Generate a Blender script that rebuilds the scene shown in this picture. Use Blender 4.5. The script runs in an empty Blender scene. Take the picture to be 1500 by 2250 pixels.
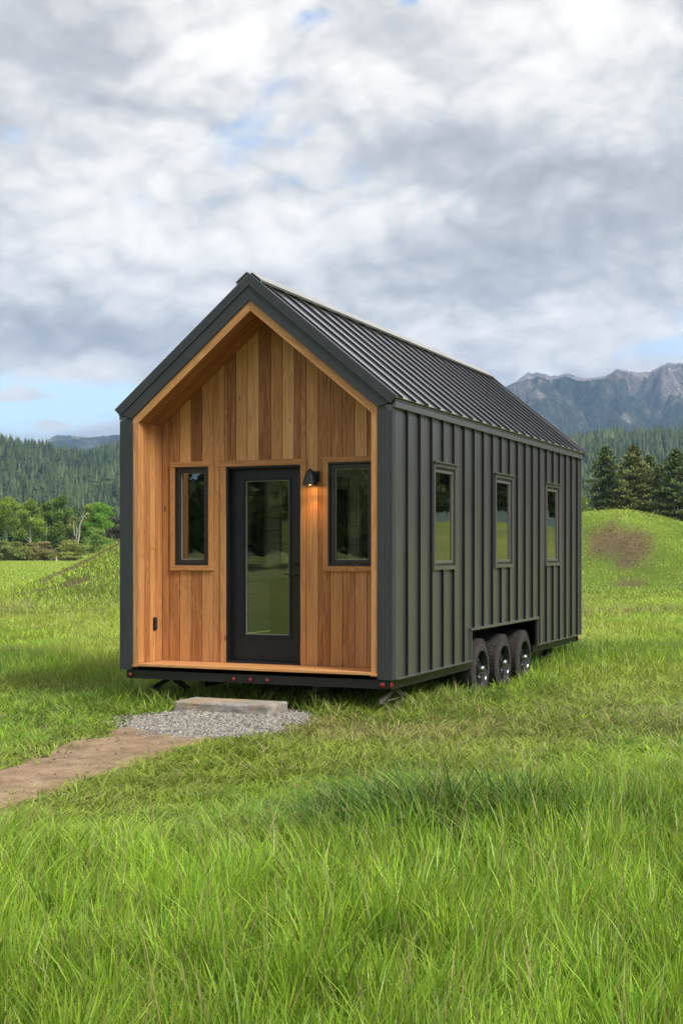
import bpy, math, random
import numpy as np
from mathutils import Vector, Matrix
random.seed(7)
RNG = np.random.default_rng(11)
scene = bpy.context.scene
COL = scene.collection
ZB = 0.37                       # underside of the house walls above the ground
# ------------------------------------------------------------------ camera frame
CX, CY, CZ = 7.797, -12.030, 1.248 + ZB
YAW = -0.4101
F, HZ = 2901.5, 1214.3
CC, SS = math.cos(YAW), math.sin(YAW)
def cw(r, d):                   # metres right of / ahead of the camera -> world x, y
    return CX + r*CC + d*SS, CY - r*SS + d*CC
def rd(x, y):
    dx, dy = x-CX, y-CY
    return dx*CC - dy*SS, dx*SS + dy*CC
# ------------------------------------------------------------------ numpy noise
def _h(ix, iy, s):
    n = (ix.astype(np.int64)*374761393 + iy.astype(np.int64)*668265263 + s*982451653) & 0x7fffffff
    n = ((n ^ (n >> 13))*1274126177) & 0x7fffffff
    return ((n ^ (n >> 16)) & 0xffff)/65535.0
def vnoise(x, y, s=0):
    x = np.asarray(x, float); y = np.asarray(y, float)
    ix = np.floor(x); iy = np.floor(y); fx = x-ix; fy = y-iy
    fx = fx*fx*(3-2*fx); fy = fy*fy*(3-2*fy)
    a = _h(ix, iy, s); b = _h(ix+1, iy, s); c = _h(ix, iy+1, s); d = _h(ix+1, iy+1, s)
    return (a*(1-fx)+b*fx)*(1-fy) + (c*(1-fx)+d*fx)*fy
def fbm(x, y, s=0, o=4):
    t = 0; a = .5; n = 0
    for k in range(o):
        t = t + a*vnoise(np.asarray(x)*2**k, np.asarray(y)*2**k, s+k*17); n += a; a *= .5
    return t/n
def sstep(a, b, x):
    t = np.clip((np.asarray(x, float)-a)/(b-a), 0, 1)
    return t*t*(3-2*t)
def gauss(x, y, cx, cy, sx, sy):
    return np.exp(-((x-cx)/sx)**2 - ((y-cy)/sy)**2)
# ------------------------------------------------------------------ terrain
def ground_h(x, y):
    x = np.asarray(x, float); y = np.asarray(y, float)
    r, d = rd(x, y)
    R = np.hypot(r, d)
    h = 0.05*(fbm(x*.45, y*.45, 3, 3)-.5)*sstep(60, 2, R)*(1-gauss(x, y, 1.6, -.6, 2.2, 2.2))
    h = h - .06*sstep(.5, 3.0, y)*gauss(x, y, 3.2, 4.2, 3.0, 4.5)
    h = h + 3.3*np.exp(-((r+4.0)/5.2)**2 - ((d-46)/6.0)**2)
    h = h + 3.50*np.exp(-(np.abs(r-11.9)/7.2)**2.1 - ((d-59)/(6.0+(d>59)*4))**2)
    az_ = np.arctan2(r, d); h = h + 4.3*sstep(60, 112, R)*sstep(.42, .62, az_)*(1-sstep(1.5, 1.8, az_))*(1-sstep(150, 300, R))
    b = np.exp(-(np.abs(r-12.2)/9.0)**2.4 - ((d-57)/8.0)**2) + np.exp(-((r+4.0)/5.6)**2 - ((d-45)/7.0)**2)
    h = h + .30*b*(fbm(x*.35, y*.35, 9, 3)-.5)
    return h
# ------------------------------------------------------------------ tags
def tag(o, label=None, cat=None, group=None, kind=None):
    if label: o['label'] = label
    if cat: o['category'] = cat
    if group: o['group'] = group
    if kind: o['kind'] = kind
    return o
def empty(name, loc):
    o = bpy.data.objects.new(name, None); COL.objects.link(o)
    o.location = loc; o.empty_display_size = .2
    return o
# ------------------------------------------------------------------ materials
class NT:
    def __init__(s, tree): s.t = tree; s.n = tree.nodes; s.l = tree.links
    def node(s, typ, **kw):
        n = s.n.new(typ)
        for k, v in kw.items(): setattr(n, k, v)
        return n
    def put(s, sock, v):
        if isinstance(v, (int, float, tuple, list)):
            if isinstance(v, (tuple, list)) and len(v) == 3 and sock.type == 'RGBA': v = tuple(v)+(1,)
            sock.default_value = v
        else: s.l.new(v, sock)
    def math(s, op, a, b=0.0, c=0.0, clamp=False):
        n = s.node('ShaderNodeMath', operation=op, use_clamp=clamp)
        s.put(n.inputs[0], a); s.put(n.inputs[1], b); s.put(n.inputs[2], c)
        return n.outputs[0]
    def vmath(s, op, a, b=(0, 0, 0), out=0):
        n = s.node('ShaderNodeVectorMath', operation=op)
        s.put(n.inputs[0], a); s.put(n.inputs[1], b)
        return n.outputs[out]
    def noise(s, vec, scale=5., detail=3., rough=.5, dist=0.):
        n = s.node('ShaderNodeTexNoise')
        if vec is not None: s.put(n.inputs['Vector'], vec)
        s.put(n.inputs['Scale'], scale); s.put(n.inputs['Detail'], detail)
        s.put(n.inputs['Roughness'], rough); s.put(n.inputs['Distortion'], dist)
        return n.outputs['Fac']
    def ramp(s, fac, stops):
        n = s.node('ShaderNodeValToRGB'); s.put(n.inputs[0], fac)
        e = n.color_ramp.elements
        while len(e) < len(stops): e.new(.5)
        for k, (p, c) in enumerate(stops):
            e[k].position = p; e[k].color = tuple(c)+(1,) if len(c) == 3 else c
        return n.outputs[0]
    def mix(s, f, a, b, blend='MIX'):
        n = s.node('ShaderNodeMix', data_type='RGBA', blend_type=blend)
        s.put(n.inputs[0], f); s.put(n.inputs[6], a); s.put(n.inputs[7], b)
        return n.outputs[2]
    def attr(s, name, out='Color'):
        n = s.node('ShaderNodeAttribute'); n.attribute_name = name
        return n.outputs[out]
    def maprange(s, v, a, b, c=0., d=1.):
        n = s.node('ShaderNodeMapRange'); n.interpolation_type = 'SMOOTHSTEP'
        s.put(n.inputs[0], v)
        for k, q in zip((1, 2, 3, 4), (a, b, c, d)): s.put(n.inputs[k], q)
        return n.outputs[0]
    def bump(s, h, strength=.2, dist=.01):
        n = s.node('ShaderNodeBump'); s.put(n.inputs['Height'], h)
        n.inputs['Strength'].default_value = strength; n.inputs['Distance'].default_value = dist
        return n.outputs[0]
def newmat(name):
    m = bpy.data.materials.new(name); m.use_nodes = True
    t = NT(m.node_tree); b = m.node_tree.nodes['Principled BSDF']
    return m, t, b
def simple(name, c, rough=.5, metal=0., var=.15, scale=8., bump=0., bscale=60., spec=.5, coat=0.):
    m, t, b = newmat(name)
    co = t.node('ShaderNodeTexCoord').outputs['Object']
    f = t.noise(co, scale, 5, .6)
    c2 = tuple(x*(1-var) for x in c); c3 = tuple(min(1, x*(1+var)) for x in c)
    t.put(b.inputs['Base Color'], t.ramp(f, [(.3, c2), (.7, c3)]))
    t.put(b.inputs['Roughness'], t.maprange(t.noise(co, scale*2.3, 4, .6), .3, .7, max(0.02, rough-.06), min(1, rough+.06)))
    b.inputs['Metallic'].default_value = metal
    b.inputs['Specular IOR Level'].default_value = spec
    if bump: t.put(b.inputs['Normal'], t.bump(t.noise(co, bscale, 4, .6), bump, .004))
    return m
def metal_panel(name, c, rough, spec=.5, coat=0., cr=.25, cior=1.6, bs=.22):
    m, t, b = newmat(name)
    co = t.node('ShaderNodeTexCoord').outputs['Object']
    dust = t.noise(co, 3.0, 6, .65)
    streak = t.noise(t.vmath('MULTIPLY', co, (14, 14, .7)), 1.0, 4, .6)
    f = t.math('MULTIPLY_ADD', streak, .5, t.math('MULTIPLY', dust, .5))
    t.put(b.inputs['Base Color'], t.ramp(f, [(.35, tuple(x*.88 for x in c)), (.65, tuple(x*1.14 for x in c))]))
    t.put(b.inputs['Roughness'], t.maprange(f, .3, .7, rough-.05, rough+.06))
    b.inputs['Specular IOR Level'].default_value = spec
    big = t.noise(t.vmath('MULTIPLY', co, (2.2, 2.2, .9)), 1.0, 2, .5)
    fine = t.noise(co, 240, 2, .5)
    b.inputs['Coat Weight'].default_value = coat; b.inputs['Coat Roughness'].default_value = cr; b.inputs['Coat IOR'].default_value = cior
    t.put(b.inputs['Normal'], t.bump(t.math('MULTIPLY_ADD', fine, .02, big), bs, .02))
    return m
def wood_mat(name, lift=1.0, rough=.55):
    m, t, b = newmat(name)
    g = t.attr('gc', 'Vector'); tone = t.attr('tone', 'Fac')
    fine = t.noise(t.vmath('MULTIPLY', g, (130, 3.5, 130)), 1.0, 4, .65, .3)
    med = t.noise(t.vmath('MULTIPLY', g, (26, 1.1, 26)), 1.0, 3, .6, .6)
    low = t.noise(t.vmath('MULTIPLY', g, (9, .55, 9)), 1.0, 2, .5, .8)
    rings = t.math('SINE', t.math('MULTIPLY', low, 95.0))
    rings = t.math('MULTIPLY_ADD', rings, .5, .5)
    v = t.math('MULTIPLY_ADD', t.math('SUBTRACT', med, .5), .42, tone)
    v = t.math('MULTIPLY_ADD', t.math('SUBTRACT', rings, .5), .16, v)
    v = t.math('MULTIPLY_ADD', t.math('SUBTRACT', fine, .5), .40, v)
    base = t.ramp(v, [(0., (.085, .034, .014)), (.28, (.22, .085, .027)), (.52, (.37, .170, .062)), (.75, (.50, .255, .098)), (1., (.64, .375, .170))])
    vo = t.node('ShaderNodeTexVoronoi', feature='F1'); t.put(vo.inputs['Vector'], t.vmath('MULTIPLY', g, (5.5, 1.7, 0)))
    vo.inputs['Scale'].default_value = 1.0
    knot = t.maprange(vo.outputs['Distance'], .035, .085, .75, 0.)
    base = t.mix(knot, base, (.07, .026, .010))
    if lift != 1.0: base = t.mix(1.0, base, (lift, lift, lift), 'MULTIPLY')
    t.put(b.inputs['Base Color'], base)
    t.put(b.inputs['Roughness'], t.maprange(fine, .3, .7, rough-.08, rough+.12))
    b.inputs['Specular IOR Level'].default_value = .3
    t.put(b.inputs['Normal'], t.bump(t.math('ADD', fine, t.math('MULTIPLY', rings, .2)), .25, .0025))
    return m
def leafmat(name, trans=.35, rough=.5, spec=.3, mult=1.0):
    m, t, b = newmat(name)
    c = t.attr('col')
    co = t.node('ShaderNodeTexCoord').outputs['Object']
    f = t.noise(co, 1.6, 3, .6)
    c = t.mix(1.0, c, t.ramp(f, [(.3, (.86*mult,)*3), (.7, (1.12*mult,)*3)]), 'MULTIPLY')
    t.put(b.inputs['Base Color'], c); b.inputs['Roughness'].default_value = rough
    b.inputs['Specular IOR Level'].default_value = spec
    if trans:
        tr = t.node('ShaderNodeBsdfTranslucent'); t.put(tr.inputs[0], c)
        mx = t.node('ShaderNodeMixShader'); mx.inputs[0].default_value = trans
        t.l.new(b.outputs[0], mx.inputs[1]); t.l.new(tr.outputs[0], mx.inputs[2])
        t.l.new(mx.outputs[0], m.node_tree.nodes['Material Output'].inputs[0])
    return m
def glass_mat(name, tint=(.80, .86, .78), base_r=.20):
    m = bpy.data.materials.new(name); m.use_nodes = True
    t = NT(m.node_tree); t.n.remove(t.n['Principled BSDF'])
    tr = t.node('ShaderNodeBsdfTransparent'); t.put(tr.inputs[0], tint)
    gl = t.node('ShaderNodeBsdfGlossy'); gl.inputs['Roughness'].default_value = .012
    t.put(gl.inputs[0], (.93, .97, .92))
    co = t.node('ShaderNodeTexCoord').outputs['Object']
    t.put(gl.inputs['Normal'], t.bump(t.noise(co, 2.2, 2, .5), .05, .02))
    fr = t.node('ShaderNodeFresnel'); fr.inputs[0].default_value = 1.52
    f = t.math('MULTIPLY_ADD', fr.outputs[0], 1.7, base_r, clamp=True)
    mx = t.node('ShaderNodeMixShader'); t.put(mx.inputs[0], f)
    t.l.new(tr.outputs[0], mx.inputs[1]); t.l.new(gl.outputs[0], mx.inputs[2])
    t.l.new(mx.outputs[0], t.n['Material Output'].inputs[0])
    return m
M = {}
M['wall'] = metal_panel('standing_seam_charcoal', (.054, .054, .058), .42, .5, .85, .30, 1.9)
M['seam_shade'] = metal_panel('seam_shade_dark', (.011, .011, .012), .55, .3)  # near-black for the ribs: shadow lines along the seams put into the colour
M['roof'] = metal_panel('roof_metal_charcoal', (.040, .041, .046), .30, .9, 1.0, .13, 2.3, .05)
M['trim'] = metal_panel('trim_slate', (.040, .046, .051), .48, .4)
M['side_trim'] = metal_panel('side_trim_grey', (.075, .075, .074), .40, .6, .6, .3, 1.6)
M['wood'] = wood_mat('cedar_boards', 1.27)
M['wood_trim'] = wood_mat('cedar_trim', 1.22)
M['black'] = simple('black_steel', (.010, .011, .011), .42, 0, .25, 6, .1, 80)
M['door'] = simple('door_paint_black', (.0065, .008, .0105), .45, 0, .1, 3)
M['frame'] = simple('window_frame_bronze', (.026, .025, .025), .45, 0, .12, 5)
M['frame_side'] = simple('window_frame_taupe', (.115, .108, .095), .5, 0, .12, 5)
M['bead'] = simple('glazing_bead_pale', (.30, .32, .27), .5)
M['glass'] = glass_mat('window_glass', (.97, .98, .94), .04)
M['glass_side'] = glass_mat('side_window_glass', (.86, .90, .84), .20)
M['rubber'] = simple('tyre_rubber', (.050, .044, .042), .8, 0, .35, 14, .5, 90, .3)
M['rim'] = simple('rim_black_gloss', (.075, .075, .078), .16, .85, .1, 5)
M['chrome'] = simple('chrome', (.40, .40, .39), .24, 1.0, .08, 5)
M['steel'] = simple('weathered_steel', (.22, .20, .17), .5, .7, .3, 20)
M['red'] = simple('red_lens', (.26, .010, .014), .12, 0, .1, 30, .4, 150)
M['lens_ring'] = simple('lens_gasket', (.012, .012, .012), .6)
M['shiplap'] = simple('white_shiplap', (.88, .87, .80), .6, 0, .05, 4)
M['floor_in'] = simple('plank_floor', (.16, .11, .06), .5, 0, .25, 6)
M['cabinet'] = simple('olive_cabinet', (.20, .19, .07), .55, 0, .1, 5)
# ------------------------------------------------------------------ mesh builder
class MB:
    def __init__(s): s.v = []; s.f = []; s.g = []; s.t = []; s.m = []; s.cur = 0
    def add(s, verts, faces, gc=None, tone=.5):
        o = len(s.v); s.v += [tuple(p) for p in verts]
        s.f += [tuple(i+o for i in f) for f in faces]; s.m += [s.cur]*len(faces)
        s.g += gc if gc else [(p[0], p[2], p[1]) for p in verts]
        s.t += [tone]*len(verts)
    def box(s, x0, x1, y0, y1, z0, z1, axis=None, tone=.5):
        v = [(x, y, z) for z in (z0, z1) for y in (y0, y1) for x in (x0, x1)]
        f = [(0, 2, 3, 1), (4, 5, 7, 6), (0, 1, 5, 4), (2, 6, 7, 3), (0, 4, 6, 2), (1, 3, 7, 5)]
        if axis is not None:
            o = [random.uniform(0, 40) for _ in range(3)]
            k = {0: (1, 0, 2), 1: (0, 1, 2), 2: (0, 2, 1)}[axis]
            g = [(p[k[0]]+o[0], p[k[1]]+o[1], p[k[2]]+o[2]) for p in v]
            s.add(v, f, g, tone)
        else: s.add(v, f)
    def prism(s, poly, fr, d0, d1, along=(0, 1), tone=.5, off=None):
        """poly in 2-D; fr(u, v, w) -> 3-D; extruded from w=d0 to w=d1"""
        n = len(poly); v = [fr(a, b, d0) for a, b in poly]+[fr(a, b, d1) for a, b in poly]
        if off is None: off = [random.uniform(0, 40) for _ in range(3)]
        ax, ay = along
        def g(a, b, w): return (a*ay - b*ax + off[0], a*ax + b*ay + off[1], w+off[2])
        gg = [g(a, b, d0) for a, b in poly]+[g(a, b, d1) for a, b in poly]
        f = [tuple(range(n-1, -1, -1)), tuple(range(n, 2*n))]
        f += [(i, (i+1) % n, n+(i+1) % n, n+i) for i in range(n)]
        s.add(v, f, gg, tone)
    def tube(s, p0, p1, r0, r1=None, n=10, cap=True):
        r1 = r0 if r1 is None else r1
        p0 = Vector(p0); p1 = Vector(p1); a = (p1-p0).normalized()
        u = a.orthogonal().normalized(); w = a.cross(u)
        v = []
        for p, r in ((p0, r0), (p1, r1)):
            for k in range(n):
                t = 2*math.pi*k/n; v.append(p+u*(r*math.cos(t))+w*(r*math.sin(t)))
        f = [(k, (k+1) % n, n+(k+1) % n, n+k) for k in range(n)]
        if cap: f += [tuple(range(n-1, -1, -1)), tuple(range(n, 2*n))]
        s.add(v, f)
    def bar(s, p0, p1, w, h, up=(0, 0, 1)):
        p0 = Vector(p0); p1 = Vector(p1); a = (p1-p0).normalized(); up = Vector(up)
        r = a.cross(up).normalized(); q = r.cross(a).normalized()
        v = [p+r*(w/2*i)+q*(h/2*j) for p in (p0, p1) for j in (-1, 1) for i in (-1, 1)]
        s.add(v, [(0, 1, 3, 2), (4, 6, 7, 5), (0, 4, 5, 1), (2, 3, 7, 6), (0, 2, 6, 4), (1, 5, 7, 3)])
    def lathe(s, prof, cen, axis='X', n=40, closed=False):
        """prof = [(a, r)] a along axis"""
        v = []; m = len(prof)
        for k in range(n):
            t = 2*math.pi*k/n; c, q = math.cos(t), math.sin(t)
            for a, r in prof:
                if axis == 'X': v.append((cen[0]+a, cen[1]+r*c, cen[2]+r*q))
                elif axis == 'Z': v.append((cen[0]+r*c, cen[1]+r*q, cen[2]+a))
                else: v.append((cen[0]+r*q, cen[1]+a, cen[2]+r*c))
        f = []
        for k in range(n):
            k2 = (k+1) % n
            for j in range(m if closed else m-1):
                j2 = (j+1) % m
                f.append((k*m+j, k*m+j2, k2*m+j2, k2*m+j))
        s.add(v, f)
    def build(s, name, mat, parent=None, bevel=0., smooth=False, mat2=None):
        me = bpy.data.meshes.new(name); me.from_pydata(s.v, [], s.f)
        me.materials.append(mat)
        if mat2: me.materials.append(mat2); me.polygons.foreach_set('material_index', s.m)
        a = me.attributes.new('gc', 'FLOAT_VECTOR', 'POINT'); a.data.foreach_set('vector', np.array(s.g, dtype=np.float32).ravel())
        a = me.attributes.new('tone', 'FLOAT', 'POINT'); a.data.foreach_set('value', np.array(s.t, dtype=np.float32))
        import bmesh
        bm = bmesh.new(); bm.from_mesh(me); bmesh.ops.recalc_face_normals(bm, faces=bm.faces); bm.to_mesh(me); bm.free()
        o = bpy.data.objects.new(name, me); COL.objects.link(o)
        if parent:
            o.parent = parent
            if parent.type == 'EMPTY':
                o.matrix_parent_inverse = Matrix.Translation(-Vector(parent.location)+Vector((0, 0, parent.get('zb', 0.))))
        if smooth:
            me.polygons.foreach_set('use_smooth', [True]*len(me.polygons))
            try:
                me.set_sharp_from_angle(angle=math.radians(38))
            except Exception: pass
        if bevel:
            b = o.modifiers.new('bevel', 'BEVEL'); b.width = bevel; b.segments = 2; b.limit_method = 'ANGLE'
            b.angle_limit = math.radians(40); b.use_clamp_overlap = True
        return o
def npmesh(name, verts, polys, mat, parent=None, col=None, smooth=False):
    """polys: list of (n, k) int arrays"""
    me = bpy.data.meshes.new(name)
    verts = np.asarray(verts, np.float32); polys = [np.asarray(p, np.int32) for p in polys if len(p)]
    loops = np.concatenate([p.ravel() for p in polys]); sizes = np.concatenate([np.full(len(p), p.shape[1], np.int32) for p in polys])
    starts = np.concatenate([[0], np.cumsum(sizes)[:-1]]).astype(np.int32)
    me.vertices.add(len(verts)); me.vertices.foreach_set('co', verts.ravel())
    me.loops.add(len(loops)); me.loops.foreach_set('vertex_index', loops)
    me.polygons.add(len(sizes)); me.polygons.foreach_set('loop_start', starts)
    try: me.polygons.foreach_set('loop_total', sizes)
    except Exception: pass
    if smooth: me.polygons.foreach_set('use_smooth', np.ones(len(sizes), bool))
    me.update(calc_edges=True)
    if col is not None:
        a = me.attributes.new('col', 'FLOAT_COLOR', 'POINT')
        c = np.ones((len(verts), 4), np.float32); c[:, :3] = col; a.data.foreach_set('color', c.ravel())
    me.materials.append(mat)
    o = bpy.data.objects.new(name, me); COL.objects.link(o)
    if parent:
        o.parent = parent; o.matrix_parent_inverse = Matrix.Translation(-Vector(parent.location))
    return o

# ================================================================== TINY HOUSE
W, L = 3.10, 7.93
MS = .823                                   # roof slope
RX = W/2
house = empty('tiny_house', (RX, L/2, 0)); house['zb'] = ZB
tag(house, 'charcoal metal tiny house on wheels with a cedar clad front porch', 'tiny house')
def fy(u, v, w): return (u, w, v)           # panels in planes Y = const
def fx(u, v, w): return (w, u, v)           # panels in planes X = const
ytop = lambda x, apex: apex - MS*abs(x-RX)

def wall_cells(mb, us, vs, hole, fr, d0, d1, skip=None):
    nu, nv = len(us)-1, len(vs)-1
    solid = [[not hole((us[i]+us[i+1])/2, (vs[j]+vs[j+1])/2) for j in range(nv)] for i in range(nu)]
    sg = lambda i, j: 0 <= i < nu and 0 <= j < nv and solid[i][j]
    for i in range(nu):
        for j in range(nv):
            if not solid[i][j]: continue
            a, b, c, d = us[i], us[i+1], vs[j], vs[j+1]
            P = [fr(a, c, d0), fr(b, c, d0), fr(b, d, d0), fr(a, d, d0), fr(a, c, d1), fr(b, c, d1), fr(b, d, d1), fr(a, d, d1)]
            f = [(0, 1, 2, 3), (4, 7, 6, 5)]
            if not sg(i, j-1): f.append((0, 4, 5, 1))
            if not sg(i+1, j): f.append((1, 5, 6, 2))
            if not sg(i, j+1): f.append((2, 6, 7, 3))
            if not sg(i-1, j): f.append((3, 7, 4, 0))
            mb.add(P, f)
def inrect(u, v, rs): return any(a < u < b and c < v < d for a, b, c, d in rs)

EAVE = 2.70
swin = [(1.215, 1.878, 1.105, 2.165), (3.44, 4.125, 1.105, 2.165), (5.85, 6.53, 1.105, 2.165)]
lwin = [(.95, 2.1, 1.107, 2.18), (2.45, 3.10, 1.107, 2.18), (3.6, 4.6, 1.107, 2.18), (5.0, 5.8, 1.107, 2.18), (6.3, 7.4, 1.107, 2.18)]  # several of these openings are extras, added to brighten the interior
arch = (2.47, 5.365, -.02, .352)
# side walls
def side_wall(xin, xout, rects, sgn, name, holes):
    mb = MB()
    us = sorted({0.0+.002, L} | {q for r in rects for q in r[:2]}); vs = sorted({0.0, EAVE} | {q for r in rects for q in r[2:] if 0 < q < EAVE})
    wall_cells(mb, us, vs, lambda u, v: inrect(u, v, rects), fx, min(xin, xout), max(xin, xout))
    k = 0; y = .385
    while y < L-.1:
        segs = [(0.012, EAVE-.02)]
        for a, b, c, d in rects:
            if a-.05 < y < b+.05:
                c2, d2 = (c-.04, d+.05) if c > .5 else (c, d+.02)
                ns = []
                for s0, s1 in segs:
                    ns.append((s0, min(s1, c2))); ns.append((max(s0, d2), s1))
                segs = [(p, q) for p, q in ns if q-p > .03]
        for p, q in segs:
            x0, x1 = (xout-.004, xout+.028) if sgn > 0 else (xout-.028, xout+.004)
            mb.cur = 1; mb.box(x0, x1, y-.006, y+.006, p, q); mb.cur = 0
            x0, x1 = (xout+.020, xout+.0285) if sgn > 0 else (xout-.0285, xout-.020)
            mb.box(x0, x1, y+.006, y+.012, p, q)
        y += .3627
    return mb.build(name, M['wall'], house, mat2=M['seam_shade'])
side_wall(W-.14, W, swin+[arch], 1, 'side_wall', None)
side_wall(.14, 0., lwin+[arch], -1, 'side_wall', None)
# rear wall
mb = MB(); rw = (.75, 2.35, .85, 2.25)  # rw: wide opening added in the unseen rear wall to let daylight in
wall_cells(mb, [.141, rw[0], rw[1], W-.141], [0, rw[2], rw[3], EAVE-.02], lambda u, v: inrect(u, v, [rw]), fy, L-.12, L-.003)
mb.prism([(.141, EAVE-.02), (W-.141, EAVE-.02), (RX, ytop(RX, 3.97))], fy, L-.12, L-.003)
for k in range(8):
    x = .3+k*.357
    if rw[0]-.05 < x < rw[1]+.05:
        mb.box(x-.006, x+.006, L-.004, L+.025, .01, rw[2]-.05); mb.box(x-.006, x+.006, L-.004, L+.025, rw[3]+.05, ytop(x, 3.9))
    else: mb.box(x-.006, x+.006, L-.004, L+.025, .01, ytop(x, 3.9))
mb.build('rear_wall', M['wall'], house)
mb = MB(); a, b, c, d = rw
for q in ((a-.04, a+.03, c-.04, d+.04), (b-.03, b+.04, c-.04, d+.04), (a+.03, b-.03, c-.04, c+.03), (a+.03, b-.03, d-.03, d+.04), (1.53, 1.57, c+.03, d-.03)):
    mb.box(q[0], q[1], L-.125, L+.02, q[2], q[3])
fr = mb.build('window', M['frame'], house, .002)  # frame of the added rear opening
mb = MB(); mb.box(a+.02, b-.02, L-.05, L-.044, c+.02, d-.02); mb.build('pane', M['glass'], fr)
# front corner trims (slate), each its own part
for a, b in ((0.0, .146), (W-.146, W)):
    mb = MB()
    zt = lambda x: ytop(x, 3.838) if x > .01 else 2.60
    mb.prism([(a, 0), (b, 0), (b, ytop(b, 3.90)), (a, ytop(a, 3.90))], fy, -.012, -.001)
    xo = (-.0, .0)
    if a == 0: mb.box(-.014, -.001, -.012, .075, 0, 2.66)
    else: mb.box(W+.001, W+.014, -.012, .075, 0, 2.66)
    mb.box(a, b, -.0155, -.012, 0, .006)
    mb.build('corner_trim', M['trim'], house, .0015)
# wooden jamb linings, front faces
mb = MB()
for a, b, t in ((.146, .214, .62), (W-.214, W-.146, .66)):
    mb.prism([(a, .030), (b, .030), (b, ytop(b, 3.73)+.004), (a, ytop(a, 3.73)+.004)], fy, -.004, .012, tone=t)
for sg in (-1, 1):
    for (x0, x1) in ((0, 1.404),):
        A = [(RX, 3.73), (RX, 3.842), (RX+sg*1.404, 3.842-MS*1.404), (RX+sg*1.404, 3.73-MS*1.404)]
        mb.prism(A, fy, -.006, .012, along=(math.cos(math.atan(MS))*sg, -math.sin(math.atan(MS))), tone=.64)
mb.build('porch_lining', M['wood_trim'], house, .002)
# porch: inner side walls of vertical boards
D = .48
for sg in (-1, 1):
    mb = MB(); xs = .214 if sg < 0 else W-.214
    y = .012
    for wd, tn in ((.098, .62), (.118, .44), (.11, .60), (.142, .52)):
        x0, x1 = (xs-.02, xs) if sg < 0 else (xs, xs+.02)
        mb.box(x0, x1, y+.0028, min(y+wd-.0028, D), .069, ytop(.214, 3.73)+.012, 2, tn+random.uniform(-.04, .04))
        y += wd
    x0, x1 = (xs-.03, xs-.021) if sg < 0 else (xs+.021, xs+.03)
    mb.box(x0, x1, .012, D, .069, 2.62, 2, .1)
    mb.build('porch_side_wall', M['wood'], house, .0015)
# soffit boards running with the slope
mb = MB()
al = math.atan(MS)
for sg in (-1, 1):
    y = .012
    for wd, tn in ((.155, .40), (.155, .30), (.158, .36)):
        def fs(u, v, w, sg=sg): return (RX+sg*(u*math.cos(al)+w*math.sin(al)), v, 3.73-u*math.sin(al)+w*math.cos(al))
        l = 1.336/math.cos(al)
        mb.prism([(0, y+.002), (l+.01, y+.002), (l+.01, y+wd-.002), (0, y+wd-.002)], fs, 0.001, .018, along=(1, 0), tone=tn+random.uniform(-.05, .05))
        y += wd
    mb.prism([(0, .012), (l, .012), (l, D), (0, D)], fs, .019, .026, along=(1, 0), tone=.1)
mb.build('soffit', M['wood'], house, .0015)
# gable wall behind the porch: vertical boards
dr = (1.010, 1.897, .069, 2.170)           # door opening
w1 = (.376, .799, 1.107, 2.181); w2 = (2.212, 2.72, 1.107, 2.183)
mb = MB()
seams = [.214, .298]+[.298+.1381*k for k in range(1, 19)]+[W-.214]
seams = [s for s in seams if s <= W-.214]+([] if seams[-1] == W-.214 else [])
tones = [.50, .44, .62, .38, .60, .57, .47, .68, .64, .47, .54, .64, .50, .66, .40, .57, .45, .60, .54, .48]
holes = [dr, w1, w2]
for i in range(len(seams)-1):
    a, b = seams[i]+.0030, seams[i+1]-.0030
    if b-a < .01: continue
    bp = sorted({a, b} | {q for h in holes for q in h[:2] if a < q < b} | ({RX} if a < RX < b else set()))
    off = [random.uniform(0, 40) for _ in range(3)]; tn = tones[i % len(tones)]+random.uniform(-.03, .03)
    for p, q in zip(bp[:-1], bp[1:]):
        m = (p+q)/2; top = lambda x: ytop(x, 3.73)+.008
        segs = [[.069, None]]
        for h in holes:
            if h[0] < m < h[1]:
                segs = ([[.069, h[2]]] if h[2] > .1 else [])+[[h[3], None]]
        for z0, z1 in segs:
            if z1 is None: poly = [(p, z0), (q, z0), (q, top(q)), (p, top(p))]
            else: poly = [(p, z0), (q, z0), (q, z1), (p, z1)]
            dz = 0 if (z0 < 1 or z1) else .15*((i*7) % 3-1)
            mb.prism(poly, fy, D, D+.018, tone=tn+(dz if z1 is None and z0 > 1 else 0), off=off)
mb.build('porch_back_wall', M['wood'], house, .0012)
mb = MB()   # structural wall behind the boards
us = sorted({.19, W-.19} | {q for h in holes for q in h[:2]}); vs = sorted({.0, 2.62} | {q for h in holes for q in h[2:]})
wall_cells(mb, us, vs, lambda u, v: inrect(u, v, holes), fy, D+.0195, D+.12)
mb.prism([(.19, 2.62), (W-.19, 2.62), (RX, 3.74)], fy, D+.0195, D+.12)
mb.build('inner_wall', M['black'], house)
# deck
mb = MB(); y = -.028
for wd, t in ((.13, .70), (.125, .62), (.125, .66), (.127, .58)):
    mb.box(.2155, W-.2155, y, y+wd-.004, .040, .068, 0, t); y += wd
mb.box(.150, .2145, -.03, -.0065, .030, .052, 0, .6)
mb.box(W-.2145, W-.150, -.03, -.0065, .030, .052, 0, .6)
mb.build('porch_deck', M['wood_trim'], house, .003)
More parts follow.
